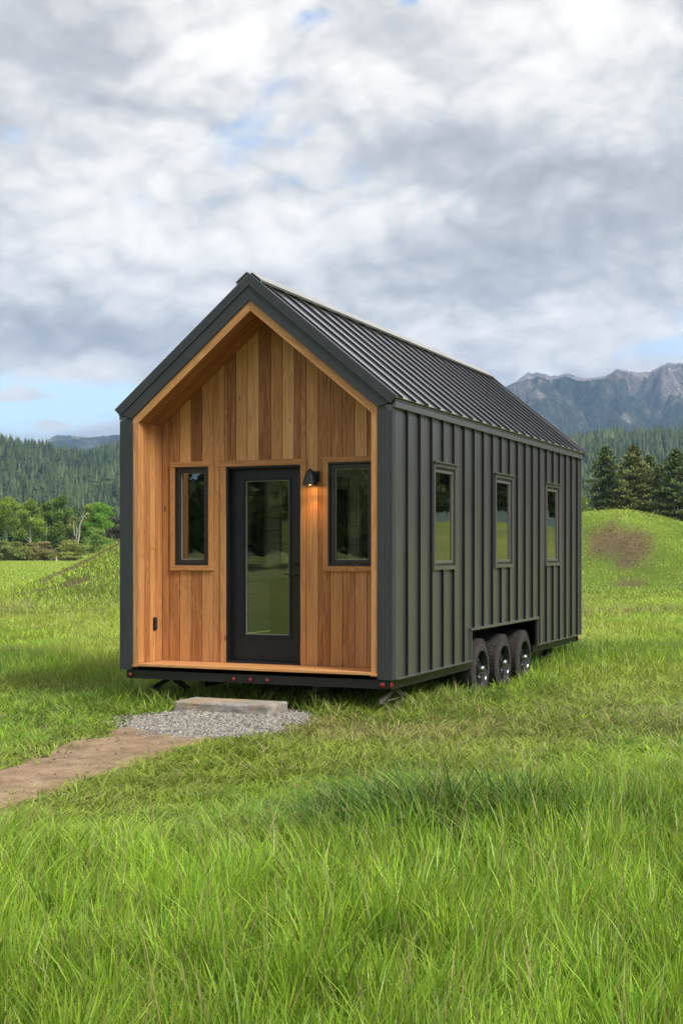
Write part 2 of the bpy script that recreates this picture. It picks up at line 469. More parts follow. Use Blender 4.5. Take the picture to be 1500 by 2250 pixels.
# casings
def casing(parent, x0, x1, z0, z1, wd, y0, y1, sill=True, tone=.6):
    mb = MB()
    mb.prism([(x0-wd, (z0-wd) if sill else z0), (x0, (z0) if sill else z0), (x0, z1), (x0-wd, z1)], fy, y0, y1, tone=tone)
    mb.prism([(x1, z0), (x1+wd, (z0-wd) if sill else z0), (x1+wd, z1), (x1, z1)], fy, y0, y1, tone=tone+.03)
    mb.box(x0-wd-.006, x1+wd+.006, y0-.004, y1, z1, z1+wd, 0, tone-.06)
    if sill: mb.box(x0-wd+.0, x1+wd+.004, y0-.004, y1, z0-wd, z0, 0, tone)
    return mb.build('casing', M['wood_trim'], parent, .002)
# front windows
for (a, b, c, d) in (w1, w2):
    mb = MB(); yo = D-.008
    t1 = .018
    for q in ((a, a+t1, c, d), (b-t1, b, c, d), (a+t1, b-t1, c, c+t1), (a+t1, b-t1, d-t1, d)):
        mb.box(q[0], q[1], yo, D+.10, q[2], q[3])
    fr = mb.build('window', M['frame'], house, .0015)
    mb = MB(); t2 = .045; a1, b1, c1, d1 = a+t1+.003, b-t1-.003, c+t1+.003, d-t1-.003
    for q in ((a1, a1+t2, c1, d1), (b1-t2, b1, c1, d1), (a1+t2, b1-t2, c1, c1+t2), (a1+t2, b1-t2, d1-t2, d1)):
        mb.box(q[0], q[1], D+.008, D+.075, q[2], q[3])
    mb.build('sash', M['frame'], fr, .003)
    mb = MB(); a2, b2, c2, d2 = a1+t2, b1-t2, c1+t2, d1-t2
    for q in ((a2, a2+.007, c2, d2), (b2-.007, b2, c2, d2), (a2+.007, b2-.007, c2, c2+.007), (a2+.007, b2-.007, d2-.007, d2)):
        mb.box(q[0], q[1], D+.026, D+.036, q[2], q[3])
    mb.build('glazing_bead', M['bead'], fr)
    mb = MB(); mb.box(a2-.004, b2+.004, D+.038, D+.044, c2-.004, d2+.004); mb.build('pane', M['glass'], fr)
    casing(fr, a, b, c, d, .0535, D-.018, D-.0005)
# door
mb = MB(); a, b, c, d = dr
mb.box(a, a+.022, D-.004, D+.12, c, d); mb.box(b-.022, b, D-.004, D+.12, c, d); mb.box(a+.022, b-.022, D-.004, D+.12, d-.022, d)
mb.box(a+.022, b-.022, D-.022, D+.12, c+.001, c+.022)
door_fr = MB
door = None
ys = D+.085
mb2 = MB(); sa, sb, sc, sd = a+.025, b-.025, c+.025, d-.025
ga, gb, gc_, gd = 1.205, 1.715, .372, 2.015
for q in ((sa, ga, sc, sd), (gb, sb, sc, sd), (ga, gb, sc, gc_), (ga, gb, gd, sd)):
    mb2.box(q[0], q[1], ys, ys+.045, q[2], q[3])
# merge faces by building as grid instead of abutting boxes
mb2 = MB(); wall_cells(mb2, [sa, ga, gb, sb], [sc, gc_, gd, sd], lambda u, v: inrect(u, v, [(ga, gb, gc_, gd)]), fy, ys, ys+.045)
door = mb2.build('door', M['door'], house, .0015)
mb.build('door_frame', M['door'], door, .0015)
mb = MB()
for k, (o, w, p) in enumerate(((.032, .012, .012), (.018, .018, .006))):
    A, B, C_, D_ = ga-o, gb+o, gc_-o, gd+o
    for q in ((A, A+w, C_, D_), (B-w, B, C_, D_), (A+w, B-w, C_, C_+w), (A+w, B-w, D_-w, D_)):
        mb.box(q[0], q[1], ys-p, ys+.001, q[2], q[3])
mb.build('glass_moulding', M['door'], door, .002)
mb = MB(); mb.box(ga-.002, gb+.002, ys+.012, ys+.020, gc_-.002, gd+.002); mb.build('pane', M['glass'], door)
mb = MB()
for q in ((ga, ga+.006, gc_, gd), (gb-.006, gb, gc_, gd), (ga+.006, gb-.006, gc_, gc_+.006), (ga+.006, gb-.006, gd-.006, gd)):
    mb.box(q[0], q[1], ys+.002, ys+.010, q[2], q[3])
mb.build('glazing_bead', M['bead'], door)
mb = MB(); hx = 1.805
mb.lathe([(0, .0), (0, .028), (-.008, .030), (-.010, .026), (-.012, .012), (-.045, .011), (-.045, 0)], (hx, ys, 1.018), 'Y', 20)
mb.tube((hx+.004, ys-.046, 1.018), (hx-.115, ys-.050, 1.020), .010, .0075)
mb.build('handle', M['black'], door, smooth=True)
mb = MB()
mb.lathe([(0, 0), (0, .028), (-.012, .028), (-.016, .020), (-.016, 0)], (hx, ys, 1.135), 'Y', 20)
mb.box(hx-.005, hx+.005, ys-.034, ys-.015, 1.118, 1.152)
mb.build('deadbolt', M['black'], door, smooth=True)
casing(door, a, b, c, d, .062, D-.018, D-.0005, sill=False, tone=.58)
# wall lamp
mb = MB(); mb.box(2.006, 2.116, D-.03, D-.0005, 1.985, 2.098)
lamp = mb.build('wall_lamp', M['black'], house, .004)
mb = MB(); lx, ly = 2.058, D-.125
mb.tube((2.062, D-.028, 2.045), (lx, ly+.01, 2.078), .013); mb.build('bracket', M['black'], lamp, smooth=True)
mb = MB()
pr = [(2.118, .0), (2.118, .010), (2.108, .013), (2.100, .022), (2.08, .042), (2.02, .062), (1.945, .080), (1.945, .077), (2.02, .058), (2.078, .038), (2.094, 0.0)]
mb.lathe([(z, r) for z, r in pr], (lx, ly, 0), 'Z', 32)
mb.build('lamp_shade', M['black'], lamp, smooth=True)
me_, t_, b_ = newmat('warm_bulb'); co_ = t_.node('ShaderNodeTexCoord').outputs['Object']
b_.inputs['Base Color'].default_value = (1, .6, .25, 1)
t_.put(b_.inputs['Emission Color'], t_.ramp(t_.noise(co_, 20, 1), [(.2, (1, .55, .18)), (.8, (1, .66, .28))]))
b_.inputs['Emission Strength'].default_value = 9
mb = MB(); mb.lathe([(1.948, 0), (1.950, .030), (1.965, .042), (1.99, .036), (2.03, .02), (2.04, 0)], (lx, ly, 0), 'Z', 20)
mb.build('bulb', me_, lamp, smooth=True)
# outlet on left porch wall
mb = MB(); mb.box(.2155, .228, .285, .352, .405, .545); outlet = mb.build('power_outlet', M['black'], house, .004)
mb = MB(); mb.box(.2285, .240, .296, .341, .425, .470); mb.box(.2285, .240, .296, .341, .482, .527)
mb.build('socket_cover', M['frame'], outlet, .004)

# ---- roof
mb = MB()
SKU = (.55, 1.65); SKY_ = ((1.3, 3.7), (4.5, 7.1))  # openings for skylights added on the hidden slope
AP = 4.095; TX = 1.55+.062; Y0, Y1 = -.034, L+.075
def froof(sg):
    ca, sa_ = math.cos(al), math.sin(al)
    def f(u, v, w): return (RX+sg*(u*ca+w*sa_), v, AP-u*sa_+w*ca)
    return f
SL = TX/math.cos(al)
for sg in (-1, 1):
    f = froof(sg)
    if sg > 0: mb.prism([(0, Y0+.004), (SL, Y0+.004), (SL, Y1-.004), (0, Y1-.004)], f, -.012, 0.0)
    else: wall_cells(mb, [0, SKU[0], SKU[1], SL], sorted([Y0+.004, Y1-.004]+[q for s_ in SKY_ for q in s_]), lambda u, v: any(SKU[0] < u < SKU[1] and s_[0] < v < s_[1] for s_ in SKY_), f, -.012, 0.0)
    y = .118
    while y < Y1-.05:
        if sg < 0 and any(s_[0]-.05 < y < s_[1]+.05 for s_ in SKY_): y += .3735; continue
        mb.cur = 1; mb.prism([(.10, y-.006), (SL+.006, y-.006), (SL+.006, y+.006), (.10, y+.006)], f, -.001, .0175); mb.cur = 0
        mb.prism([(.10, y+.006), (SL+.006, y+.006), (SL+.006, y+.017), (.10, y+.017)], f, .0165, .0185)
        y += .3735
    mb.prism([(.0, Y0+.004), (SL, Y0+.004), (SL, Y0+.022), (.0, Y0+.022)], f, .0, .014)
    mb.prism([(.0, Y1-.03), (SL, Y1-.03), (SL, Y1-.006), (.0, Y1-.006)], f, .0, .03)
roof = mb.build('roof', M['roof'], house, 0, mat2=M['seam_shade'])
M['cap'] = metal_panel('ridge_cap_metal', (.34, .34, .335), .42, .8)
mb = MB()
for sg in (-1, 1):
    ca, sa_ = math.cos(al-.02), math.sin(al-.02)
    def f(u, v, w, sg=sg): return (RX+sg*(u*ca+w*sa_), v, AP-.004-u*sa_+w*ca)
    mb.prism([(0, Y0-.006), (.165, Y0-.006), (.165, Y1), (0, Y1)], f, .036, .042)
    mb.prism([(.155, Y0-.006), (.165, Y0-.006), (.165, Y1), (.155, Y1)], f, .018, .036)
mb.build('ridge_cap', M['cap'], roof)
# ridge vent closure (dark)
mb = MB()
for sg in (-1, 1):
    mb.prism([(0.0, Y0+.03), (.125, Y0+.03), (.125, Y1-.03), (0.0, Y1-.03)], froof(sg), .001, .030)
mb.build('vent_strip', M['black'], roof)
# rake fascia: outer band and inner band, front and rear
mb = MB()
def band(apex0, apex1, xend, ya, yb, endcut=None):
    for sg in (-1, 1):
        P = [(RX, apex1), (RX, apex0), (RX+sg*xend[0], apex0-MS*xend[0]), (RX+sg*xend[1], apex1-MS*xend[1])]
        mb.prism(P, fy, ya, yb)
band(4.103, 3.993, (TX, TX-.058), Y0, Y0+.022)
band(4.000, 3.986, (TX-.05, TX-.058), Y0-.003, Y0+.006)
mb.build('rake_fascia', M['trim'], roof, .0012)
mb = MB(); band(3.994, 3.836, (RX, RX-.146+.0), Y0+.010, -.0015)
mb.build('rake_frieze', M['trim'], roof, .001)
mb = MB(); band(4.103, 3.90, (TX, TX-.07), L+.03, L+.072); mb.build('rear_fascia', M['trim'], roof, .001)
# under-eave trims on the side walls
for sg in (-1, 1):
    mb = MB(); xw = W if sg > 0 else 0.0
    def bx(a, b, y0, y1, z0, z1):
        if sg > 0: mb.box(W+a, W+b, y0, y1, z0, z1)
        else: mb.box(-b, -a, y0, y1, z0, z1)
    bx(.0015, .036, .012, L-.01, 2.672, 2.735)
    bx(.0015, .041, .012, L-.01, 2.738, 2.758)
    mb.build('eave_trim', M['side_trim'], house, .002)
    mb = MB(); 
    bx(-.06, .030, .014, L+.0, 2.7585, 2.782)
    mb.build('eave_closure', M['black'], house)
# ceiling/attic fill so that no sky shows between wall and roof
for s_ in SKY_:
    mb = MB(); fs_ = froof(-1)
    for q in ((SKU[0]-.05, SKU[0], s_[0]-.05, s_[1]+.05), (SKU[1], SKU[1]+.05, s_[0]-.05, s_[1]+.05), (SKU[0], SKU[1], s_[0]-.05, s_[0]), (SKU[0], SKU[1], s_[1], s_[1]+.05)):
        mb.prism([(q[0], q[2]), (q[1], q[2]), (q[1], q[3]), (q[0], q[3])], fs_, .002, .05)
    skl = mb.build('added_roof_window', M['frame'], roof)  # added skylight, out of view, there to light the room below
    mb = MB(); mb.prism([(SKU[0]+.001, s_[0]+.001), (SKU[1]-.001, s_[0]+.001), (SKU[1]-.001, s_[1]-.001), (SKU[0]+.001, s_[1]-.001)], fs_, .02, .026); mb.build('pane', M['glass'], skl)
mb = MB()
mb.prism([(.0, .0125), (RX/math.cos(al)-.01, .0125), (RX/math.cos(al)-.01, L-.005), (.0, L-.005)], froof(1), -.22, -.032)
wall_cells(mb, [0, SKU[0], SKU[1], RX/math.cos(al)-.01], sorted([.0125, L-.005]+[q for s_ in SKY_ for q in s_]), lambda u, v: any(SKU[0] < u < SKU[1] and s_[0] < v < s_[1] for s_ in SKY_), froof(-1), -.10, -.032)
mb.build('ceiling', M['shiplap'], house)
# rear corner flash + bottom drip flashing on side wall
for (y0, y1) in ((.08, arch[0]-.001), (arch[1]+.001, L)):
    mb = MB(); mb.box(W+.001, W+.031, y0, y1, -.004, .008); mb.build('drip_edge', M['side_trim'], house)
mb = MB(); mb.box(W+.0005, W+.02, L-.055, L+.004, 0, 2.67); mb.build('corner_trim', M['side_trim'], house, .002)
mb = MB()
mb.box(W-.02, W+.034, arch[0]-.028, arch[1]+.028, arch[3]-.002, arch[3]+.030)
mb.box(W-.02, W+.030, arch[0]-.022, arch[0], .0, arch[3]-.002)
mb.box(W-.02, W+.030, arch[1], arch[1]+.022, .0, arch[3]-.002)
mb.build('wheel_arch_trim', M['side_trim'], house, .003)
# wheel well
mb = MB(); mb.box(2.55, 2.56, arch[0], arch[1], -.12, .36); mb.box(2.56, W-.021, arch[0]-.008, arch[0], .0, .36); mb.box(2.56, W-.021, arch[1], arch[1]+.008, .0, .36); mb.box(2.56, W-.021, arch[0], arch[1], .348, .356)
mb.build('wheel_well', M['black'], house)
# side windows
for (a, b, c, d) in swin:
    mb = MB(); o = .042; t1 = .02
    A, B, C_, D_ = a-o, b+o, c-o, d+o
    for q in ((A, a, C_, D_), (b, B, C_, D_), (a, b, C_, c), (a, b, d, D_)):
        mb.box(W+.001, W+.028, q[0], q[1], q[2], q[3])
    mb.box(W+.001, W+.052, A-.014, B+.018, D_, D_+.012)
    fr = mb.build('window', M['side_trim'], house, .002)
    mb = MB()
    for q in ((a, a+t1, c, d), (b-t1, b, c, d), (a+t1, b-t1, c, c+t1), (a+t1, b-t1, d-t1, d)):
        mb.box(W-.10, W+.016, q[0], q[1], q[2], q[3])
    mb.build('frame', M['frame'], fr, .0015)
    mb = MB(); t2 = .034; a1, b1, c1, d1 = a+t1+.004, b-t1-.004, c+t1+.004, d-t1-.004
    for q in ((a1, a1+t2, c1, d1), (b1-t2, b1, c1, d1), (a1+t2, b1-t2, c1, c1+t2), (a1+t2, b1-t2, d1-t2, d1)):
        mb.box(W-.075, W+.008, q[0], q[1], q[2], q[3])
    mb.build('sash', M['frame_side'], fr, .003)
    mb = MB(); a2, b2, c2, d2 = a1+t2, b1-t2, c1+t2, d1-t2
    mb.box(W-.012, W-.006, a2-.003, b2+.003, c2-.003, d2+.003); mb.build('pane', M['glass_side'], fr)
for (a, b, c, d) in lwin:  # includes the windows added for more interior daylight
    mb = MB(); o = .05
    for q in ((a-o, a, c-o, d+o), (b, b+o, c-o, d+o), (a, b, c-o, c), (a, b, d, d+o)):
        mb.box(-.03, .15, q[0], q[1], q[2], q[3])
    fr = mb.build('window', M['side_trim'], house, .002)
    mb = MB(); mb.box(.05, .056, a, b, c, d); mb.build('pane', M['glass'], fr)
# interior
mb = MB(); z = .08
while z < 2.6:
    z1 = z+.155
    ed = [D+.121]+[q for r_ in lwin for q in (r_[0]-.07, r_[1]+.07)]+[L-.13]
    for i in range(len(ed)-1):
        if i % 2 and not (z1 < 1.05 or z > 2.25): continue
        if ed[i+1]-ed[i] > .02: mb.box(.141, .152, ed[i]+.0005, ed[i+1]-.0005, z, z1)
    if not (.7 < z < 2.3): mb.box(.16, W-.16, L-.145, L-.13, z, z1)
    else: mb.box(.16, .70, L-.145, L-.13, z, z1); mb.box(2.40, W-.16, L-.145, L-.13, z, z1)
    z += .162
mb.build('interior_cladding', M['shiplap'], house)
mb = MB(); mb.box(.142, W-.142, D+.121, L-.121, -.02, .06); mb.build('interior_floor', M['floor_in'], house)
mb = MB(); mb.box(.155, .76, 3.25, 4.9, .061, .88); mb.box(.155, .79, 3.22, 4.93, .8805, .92); mb.build('kitchen_counter', M['cabinet'], house, .003)
mb = MB(); mb.box(1.5, 1.54, 5.0, 5.04, .061, 2.4); mb.box(.8, 2.9, 5.0, 5.03, 1.32, 1.36)
mb.build('interior_partition', M['frame'], house)

# ---- trailer chassis
mb = MB()
mb.box(.066, W-.034, -.002, .10, -.092, -.0045)
mb.box(.08, W-.05, -.006, -.002, -.092, -.085)
chassis = mb.build('chassis', M['black'], house, .003)
mb = MB()
mb.box(W-.085, W-.038, .1005, arch[0]+.35, -.100, -.0045); mb.box(W-.092, W-.034, .10, arch[0]+.30, -.104, -.1005)
mb.build('side_rail', M['black'], chassis, .002); mb = MB()
mb.box(W-.085, W-.038, arch[1]-.02, L-.02, -.100, -.0045); mb.box(W-.092, W-.034, arch[1]+.0, L-.02, -.104, -.1005)
mb.build('side_rail', M['black'], chassis, .002)
mb = MB()
mb.box(.06, .11, .1005, L-.02, -.10, -.0045)
for k in range(9): mb.box(.1105, W-.09, .55+.85*k, .60+.85*k, -.10, -.022)
mb.box(.9, .96, .1005, L-.02, -.16, -.1005); mb.box(2.2, 2.26, .1005, L-.02, -.16, -.1005)
mb.build('floor_beam', M['black'], chassis)
mb = MB(); mb.box(.10, W-.10, .11, L-.06, -.0215, -.018); mb.build('underfloor', M['black'], chassis)
# marker lights
def marker(p, axis, r=.030):
    mb = MB(); x, y, z = p
    s = 1
    if axis == 'Y': mb.lathe([(0, 0), (0, r+.008), (-.008, r+.008), (-.010, r), (-.006, r)], p, 'Y', 24)
    else: mb.lathe([(0, 0), (0, r+.008), (.008, r+.008), (.010, r), (.006, r)], p, 'X', 24)
    g = mb.build('marker_light', M['lens_ring'], house, smooth=True)
    mb = MB(); q = -1 if axis == 'Y' else 1
    mb.lathe([(q*.006, r), (q*.016, r*.92), (q*.022, r*.6), (q*.024, 0)], p, axis, 24)
    mb.build('lens', M['red'], g, smooth=True)
for x in (.118, 1.362, 1.556, 1.749): marker((x, -.0065, -.054), 'Y', .019)
marker((3.010, -.0065, -.054), 'Y', .025)
mb = MB(); mb.box(W-.032, W-.022, .055, .155, -.098, -.010)
marker((W-.034, .05, -.052), 'X', .030)
marker((W-.034, L-.09, -.060), 'X', .028)
# scissor jacks
def jack(cx, cy, half, ax, ztop=-.105, zmid=-.215, zbot=-.365, mat='black'):
    mb = MB()
    def P(u, z, v=0): return (cx+u, cy+v, z) if ax == 'X' else (cx+v, cy+u, z)
    up = (0, 1, 0) if ax == 'X' else (1, 0, 0)
    for s in (-1, 1):
        mb.bar(P(s*.045, ztop), P(s*half, zmid), .062, .022, (0, 0, 1))
        mb.bar(P(s*half, zmid, .0), P(s*.05, zbot), .056, .022, (0, 0, 1))
        for v in (-.028, .028):
            mb.bar(P(s*.045, ztop, v), P(s*half, zmid, v), .006, .04, (0, 0, 1))
            mb.bar(P(s*half, zmid, v*.85), P(s*.05, zbot, v*.85), .006, .036, (0, 0, 1))
    g = mb.build('stabilizer_jack', M[mat], house, .001)
    mb = MB(); mb.box(*( (cx-.09, cx+.09, cy-.05, cy+.05) if ax == 'X' else (cx-.05, cx+.05, cy-.09, cy+.09)), zbot-.014, zbot-.002); mb.build('foot_plate', M['black'], g)
    mb = MB(); mb.box(*((cx-.08, cx+.08, cy-.045, cy+.045) if ax == 'X' else (cx-.045, cx+.045, cy-.08, cy+.08)), ztop+.002, ztop+.014); mb.build('mount', M['black'], g)
    mb = MB(); mb.tube(P(-half-.05, zmid), P(half+.02, zmid), .0075, n=8)
    mb.tube(P(-half-.055, zmid), P(-half-.02, zmid), .016, n=6); mb.build('screw', M['steel'], g, smooth=True)
jack(.44, .30, .21, 'X', ztop=-.118)
jack(W-.11, .30, .27, 'Y', ztop=-.118, zmid=-.225, mat='steel')
jack(2.93, 6.62, .24, 'Y', ztop=-.118, zmid=-.235)
jack(.30, 6.62, .24, 'Y', ztop=-.118, zmid=-.235)
# wheels
def wheel(cx, cy, cz, R=.362, side=1):
    """cx = outer sidewall plane"""
    mb = MB(); w = .235
    prof = [(-.006, .222), (.000, .236), (.002, .262), (-.002, .295), (-.012, .322), (-.026, R-.012), (-.040, R-.005), (-.06, R-.003),
            (-w+.06, R-.003), (-w+.04, R-.005), (-w+.026, R-.012), (-w+.012, .322), (-w, .28), (-w+.004, .222)]
    mb.lathe([(a*side, r) for a, r in prof], (cx, cy, cz), 'X', 56, closed=True)
    # tread blocks
    n = 52
    for k in range(n):
        for row, (x0, x1) in enumerate(((-.068, -.016), (-.112, -.074), (-.158, -.120), (-w+.018, -w+.066))):
            t = 2*math.pi*(k+.5*(row % 2))/n; dt = math.pi/n*.62
            v = []
            for x in (x0, x1):
                for rr in (R-.008, (R+.004) if row in (1, 2) else (R+.001)):
                    for q in (-dt, dt):
                        sh = .05*(x-x0)/(x1-x0+1e-6)
                        dr_ = -.010 if (row == 0 and x == x1 and False) else 0
                        r2 = rr-(.012 if (row == 0 and x == x1) or (row == 3 and x == x0) else 0)*0
                        v.append((cx+x*side, cy+r2*math.cos(t+q+sh), cz+r2*math.sin(t+q+sh)))
            mb.add(v, [(0, 1, 3, 2), (4, 6, 7, 5), (0, 4, 5, 1), (2, 3, 7, 6), (0, 2, 6, 4), (1, 5, 7, 3)])
    # shoulder lugs on the sidewall
    for k in range(n):
        t = 2*math.pi*k/n; dt = math.pi/n*.5; v = []
        for x, rr in ((-.002, .318), (-.018, R-.006), (-.030, R-.002)):
            for q in (-dt, dt): v.append((cx+(x+.003)*side, cy+(rr+.003)*math.cos(t+q), cz+(rr+.003)*math.sin(t+q)))
        mb.add(v, [(0, 1, 3, 2), (2, 3, 5, 4)])
    mb2 = mb
    g = mb2.build('wheel', M['rubber'], house, smooth=True)
    g.name = 'wheel'
    mb = MB()
    mb.lathe([(a*side, r) for a, r in [(.000, .232), (.004, .226), (-.004, .216), (-.020, .208), (-.075, .196), (-.10, .19), (-.14, .19), (-.20, .21), (-.23, .222)]], (cx, cy, cz), 'X', 48)
    # dished disc with openings between eight spokes
    def ring(a0, r0, a1, r1, segs):
        for t0, t1 in segs:
            m = max(2, int((t1-t0)/.12)); v = []; f = []
            for i in range(m+1):
                t = t0+(t1-t0)*i/m
                for a_, r_ in ((a0, r0), (a1, r1)): v.append((cx+a_*side, cy+r_*math.cos(t), cz+r_*math.sin(t)))
            for i in range(m): f.append((2*i, 2*i+1, 2*i+3, 2*i+2))
            mb.add(v, f)
    full = [(0, 2*math.pi)]
    ring(-.055, .075, -.040, .10, full)
    ring(-.070, .168, -.085, .195, full)
    sp = [(k*math.pi/4-.20, k*math.pi/4+.20) for k in range(8)]
    ring(-.040, .10, -.070, .168, sp)
    for k in range(8):     # thick rims of the spokes
        for s_ in (-1, 1):
            t = k*math.pi/4+s_*.20
            v = [(cx+a_*side, cy+r_*math.cos(t), cz+r_*math.sin(t)) for a_, r_ in ((-.040, .10), (-.070, .168), (-.088, .168), (-.058, .10))]
            mb.add(v, [(0, 1, 2, 3)])
    mb.lathe([(-.055*side, .078), (-.052*side, .050)], (cx, cy, cz), 'X', 24)
    mb.build('rim', M['rim'], g, smooth=True)
    mb = MB()
    mb.lathe([(a*side, r) for a, r in [(-.06, .048), (-.010, .046), (.018, .040), (.030, .030), (.034, .014), (.035, 0)]], (cx, cy, cz), 'X', 24)
    mb.build('hub_cap', M['chrome'], g, smooth=True)
    for k in range(6):
        mb = MB(); t = k*math.pi/3+.3; y, z = cy+.064*math.cos(t), cz+.064*math.sin(t)
        mb.tube((cx-.055*side, y, z), (cx-.026*side, y, z), .0115, .009, 6)
        mb.build('lug_nut', M['chrome'], g, smooth=False)
    mb = MB()
    mb.lathe([(a*side, r) for a, r in [(-.070, .0), (-.095, .12), (-.095, .188), (-.12, .189)]], (cx, cy, cz), 'X', 32)
    mb.build('brake_drum', M['black'], g, smooth=True)
for k in range(3): wheel(W-.014, 2.975+.935*k, -.132)
mb = MB()
for k in range(3): mb.tube((.25, 2.975+.935*k, -.13), (W-.25, 2.975+.935*k, -.13), .035)
mb.build('axle', M['black'], chassis, smooth=True)
# ================================================================== LANDSCAPE
def sdist(x, y, poly):
    x = np.asarray(x, float); y = np.asarray(y, float)
    ins = np.zeros(x.shape, bool); dm = np.full(x.shape, 1e9)
    n = len(poly)
    for i in range(n):
        ax, ay = poly[i]; bx, by = poly[(i+1) % n]
        c = ((ay > y) != (by > y)) & (x < (bx-ax)*(y-ay)/((by-ay) if by != ay else 1e-9)+ax)
        ins ^= c
        t = np.clip(((x-ax)*(bx-ax)+(y-ay)*(by-ay))/((bx-ax)**2+(by-ay)**2), 0, 1)
        dm = np.minimum(dm, np.hypot(x-ax-t*(bx-ax), y-ay-t*(by-ay)))
    return np.where(ins, dm, -dm)
GRAVEL = [(.93, -1.473), (.76, -1.0), (.82, -.45), (.9, -.05), (1.98, .1), (2.15, -.02), (2.45, -.40), (2.53, -1.0), (2.50, -1.40), (2.33, -1.90), (2.10, -2.10), (1.75, -2.08), (1.38, -1.93)]
PATH = [(1.15, -1.75), (1.30, -2.2), (1.22, -2.6), (1.38, -3.22), (1.45, -3.65), (1.52, -4.05), (1.58, -4.7), (1.7, -5.7), (1.9, -7.2), (2.0, -9), (2.0, -12), (3.0, -12), (3.0, -9), (2.85, -7.2), (2.70, -6.2), (2.56, -5.3), (2.50, -4.93), (2.42, -4.5), (2.38, -3.92), (2.34, -3.5), (2.28, -3.07), (2.23, -2.6), (2.18, -2.0), (1.9, -1.6)]
def path_in(x, y): return sdist(x, y, PATH) + .30*(fbm(np.asarray(x)*2.1, np.asarray(y)*2.1, 31, 4)-.5)
def gravel_in(x, y): return sdist(x, y, GRAVEL) - .03 + .34*(fbm(np.asarray(x)*3.1, np.asarray(y)*3.1, 41, 3)-.5)

# ---- ground sheet
az = np.radians(np.concatenate([np.arange(-180, -24, 3.), np.arange(-24, 24, .4), np.arange(24, 180, 3.)]))
rad = np.concatenate([[.3], np.geomspace(1.0, 120, 210), np.geomspace(125, 14000, 70)])
A, R_ = np.meshgrid(az, rad)
gx, gy = cw(R_*np.sin(A), R_*np.cos(A))
gz = ground_h(gx, gy)
gz = gz - .0*gx
def dirt_mask(x, y):
    r, d = rd(x, y)
    m1 = np.exp(-((r-11.5)/1.5)**2 - ((d-54.3)/2.1)**2)*1.5            # bare patch on the right mound
    m1 += np.exp(-((r-10.9)/.8)**2 - ((d-50.0)/.6)**2)*1.1
    m1 += np.exp(-((r-15.0)/1.2)**2 - ((d-54)/1.0)**2)*.8
    t = r+9.6; m2 = np.exp(-((d-41.6-(t)*1.35)/.85)**2)*(sstep(-.6, .6, t))*(1-sstep(3.6, 5, t))*1.15  # worn line up the left mound
    m2 += np.exp(-((d-39.5-(t)*.35)/.55)**2)*(sstep(-.9, .2, t))*(1-sstep(1.6, 3, t))*.9
    nn = fbm(x*1.7, y*1.7, 77, 4)
    return np.clip(((m1+m2)*(.25+1.5*nn)-.42)*2.2, 0, 1)
gd_ = dirt_mask(gx, gy)
rr_, dd_ = rd(gx, gy)
n1 = fbm(gx*.12, gy*.12, 5, 4); n2 = fbm(gx*.9, gy*.9, 6, 3); n3 = fbm(gx*.02, gy*.05, 8, 3)
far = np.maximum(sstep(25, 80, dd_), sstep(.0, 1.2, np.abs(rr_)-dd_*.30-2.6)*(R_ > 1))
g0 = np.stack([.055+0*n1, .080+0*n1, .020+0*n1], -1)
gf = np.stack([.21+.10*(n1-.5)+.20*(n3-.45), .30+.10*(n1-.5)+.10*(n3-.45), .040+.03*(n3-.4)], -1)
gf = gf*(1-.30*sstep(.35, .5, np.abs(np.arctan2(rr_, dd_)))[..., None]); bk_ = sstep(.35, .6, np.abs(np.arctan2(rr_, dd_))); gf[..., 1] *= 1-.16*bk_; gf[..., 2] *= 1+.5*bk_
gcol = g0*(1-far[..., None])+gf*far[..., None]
gcol = gcol*(.8+.4*n2[..., None])
dirtc = np.array([.13, .10, .055])
gcol = gcol*(1-gd_[..., None])+dirtc*gd_[..., None]
nr, na = gx.shape
idx = np.arange(nr*na).reshape(nr, na)
q = np.stack([idx[:-1, :], idx[1:, :], np.roll(idx, -1, 1)[1:, :], np.roll(idx, -1, 1)[:-1, :]], -1).reshape(-1, 4)
def groundmat():
    m, t, b = newmat('meadow_soil')
    co = t.node('ShaderNodeTexCoord').outputs['Object']
    f = t.noise(co, 9, 6, .7); f2 = t.noise(co, .35, 5, .6)
    c = t.mix(1.0, t.attr('col'), t.ramp(f, [(.3, (.62, .62, .62)), (.7, (1.3, 1.3, 1.3))]), 'MULTIPLY')
    c = t.mix(1.0, c, t.ramp(f2, [(.3, (.85, .88, .9)), (.7, (1.15, 1.1, 1.05))]), 'MULTIPLY')
    t.put(b.inputs['Base Color'], c); b.inputs['Roughness'].default_value = .95; b.inputs['Specular IOR Level'].default_value = .1
    t.put(b.inputs['Normal'], t.bump(f, .6, .03)); return m
ground = npmesh('ground', np.stack([gx, gy, gz], -1).reshape(-1, 3), [q, idx[0][::-1].reshape(1, -1)], groundmat(), col=gcol.reshape(-1, 3), smooth=True)
tag(ground, 'green meadow floor spreading to the hills', kind='structure')

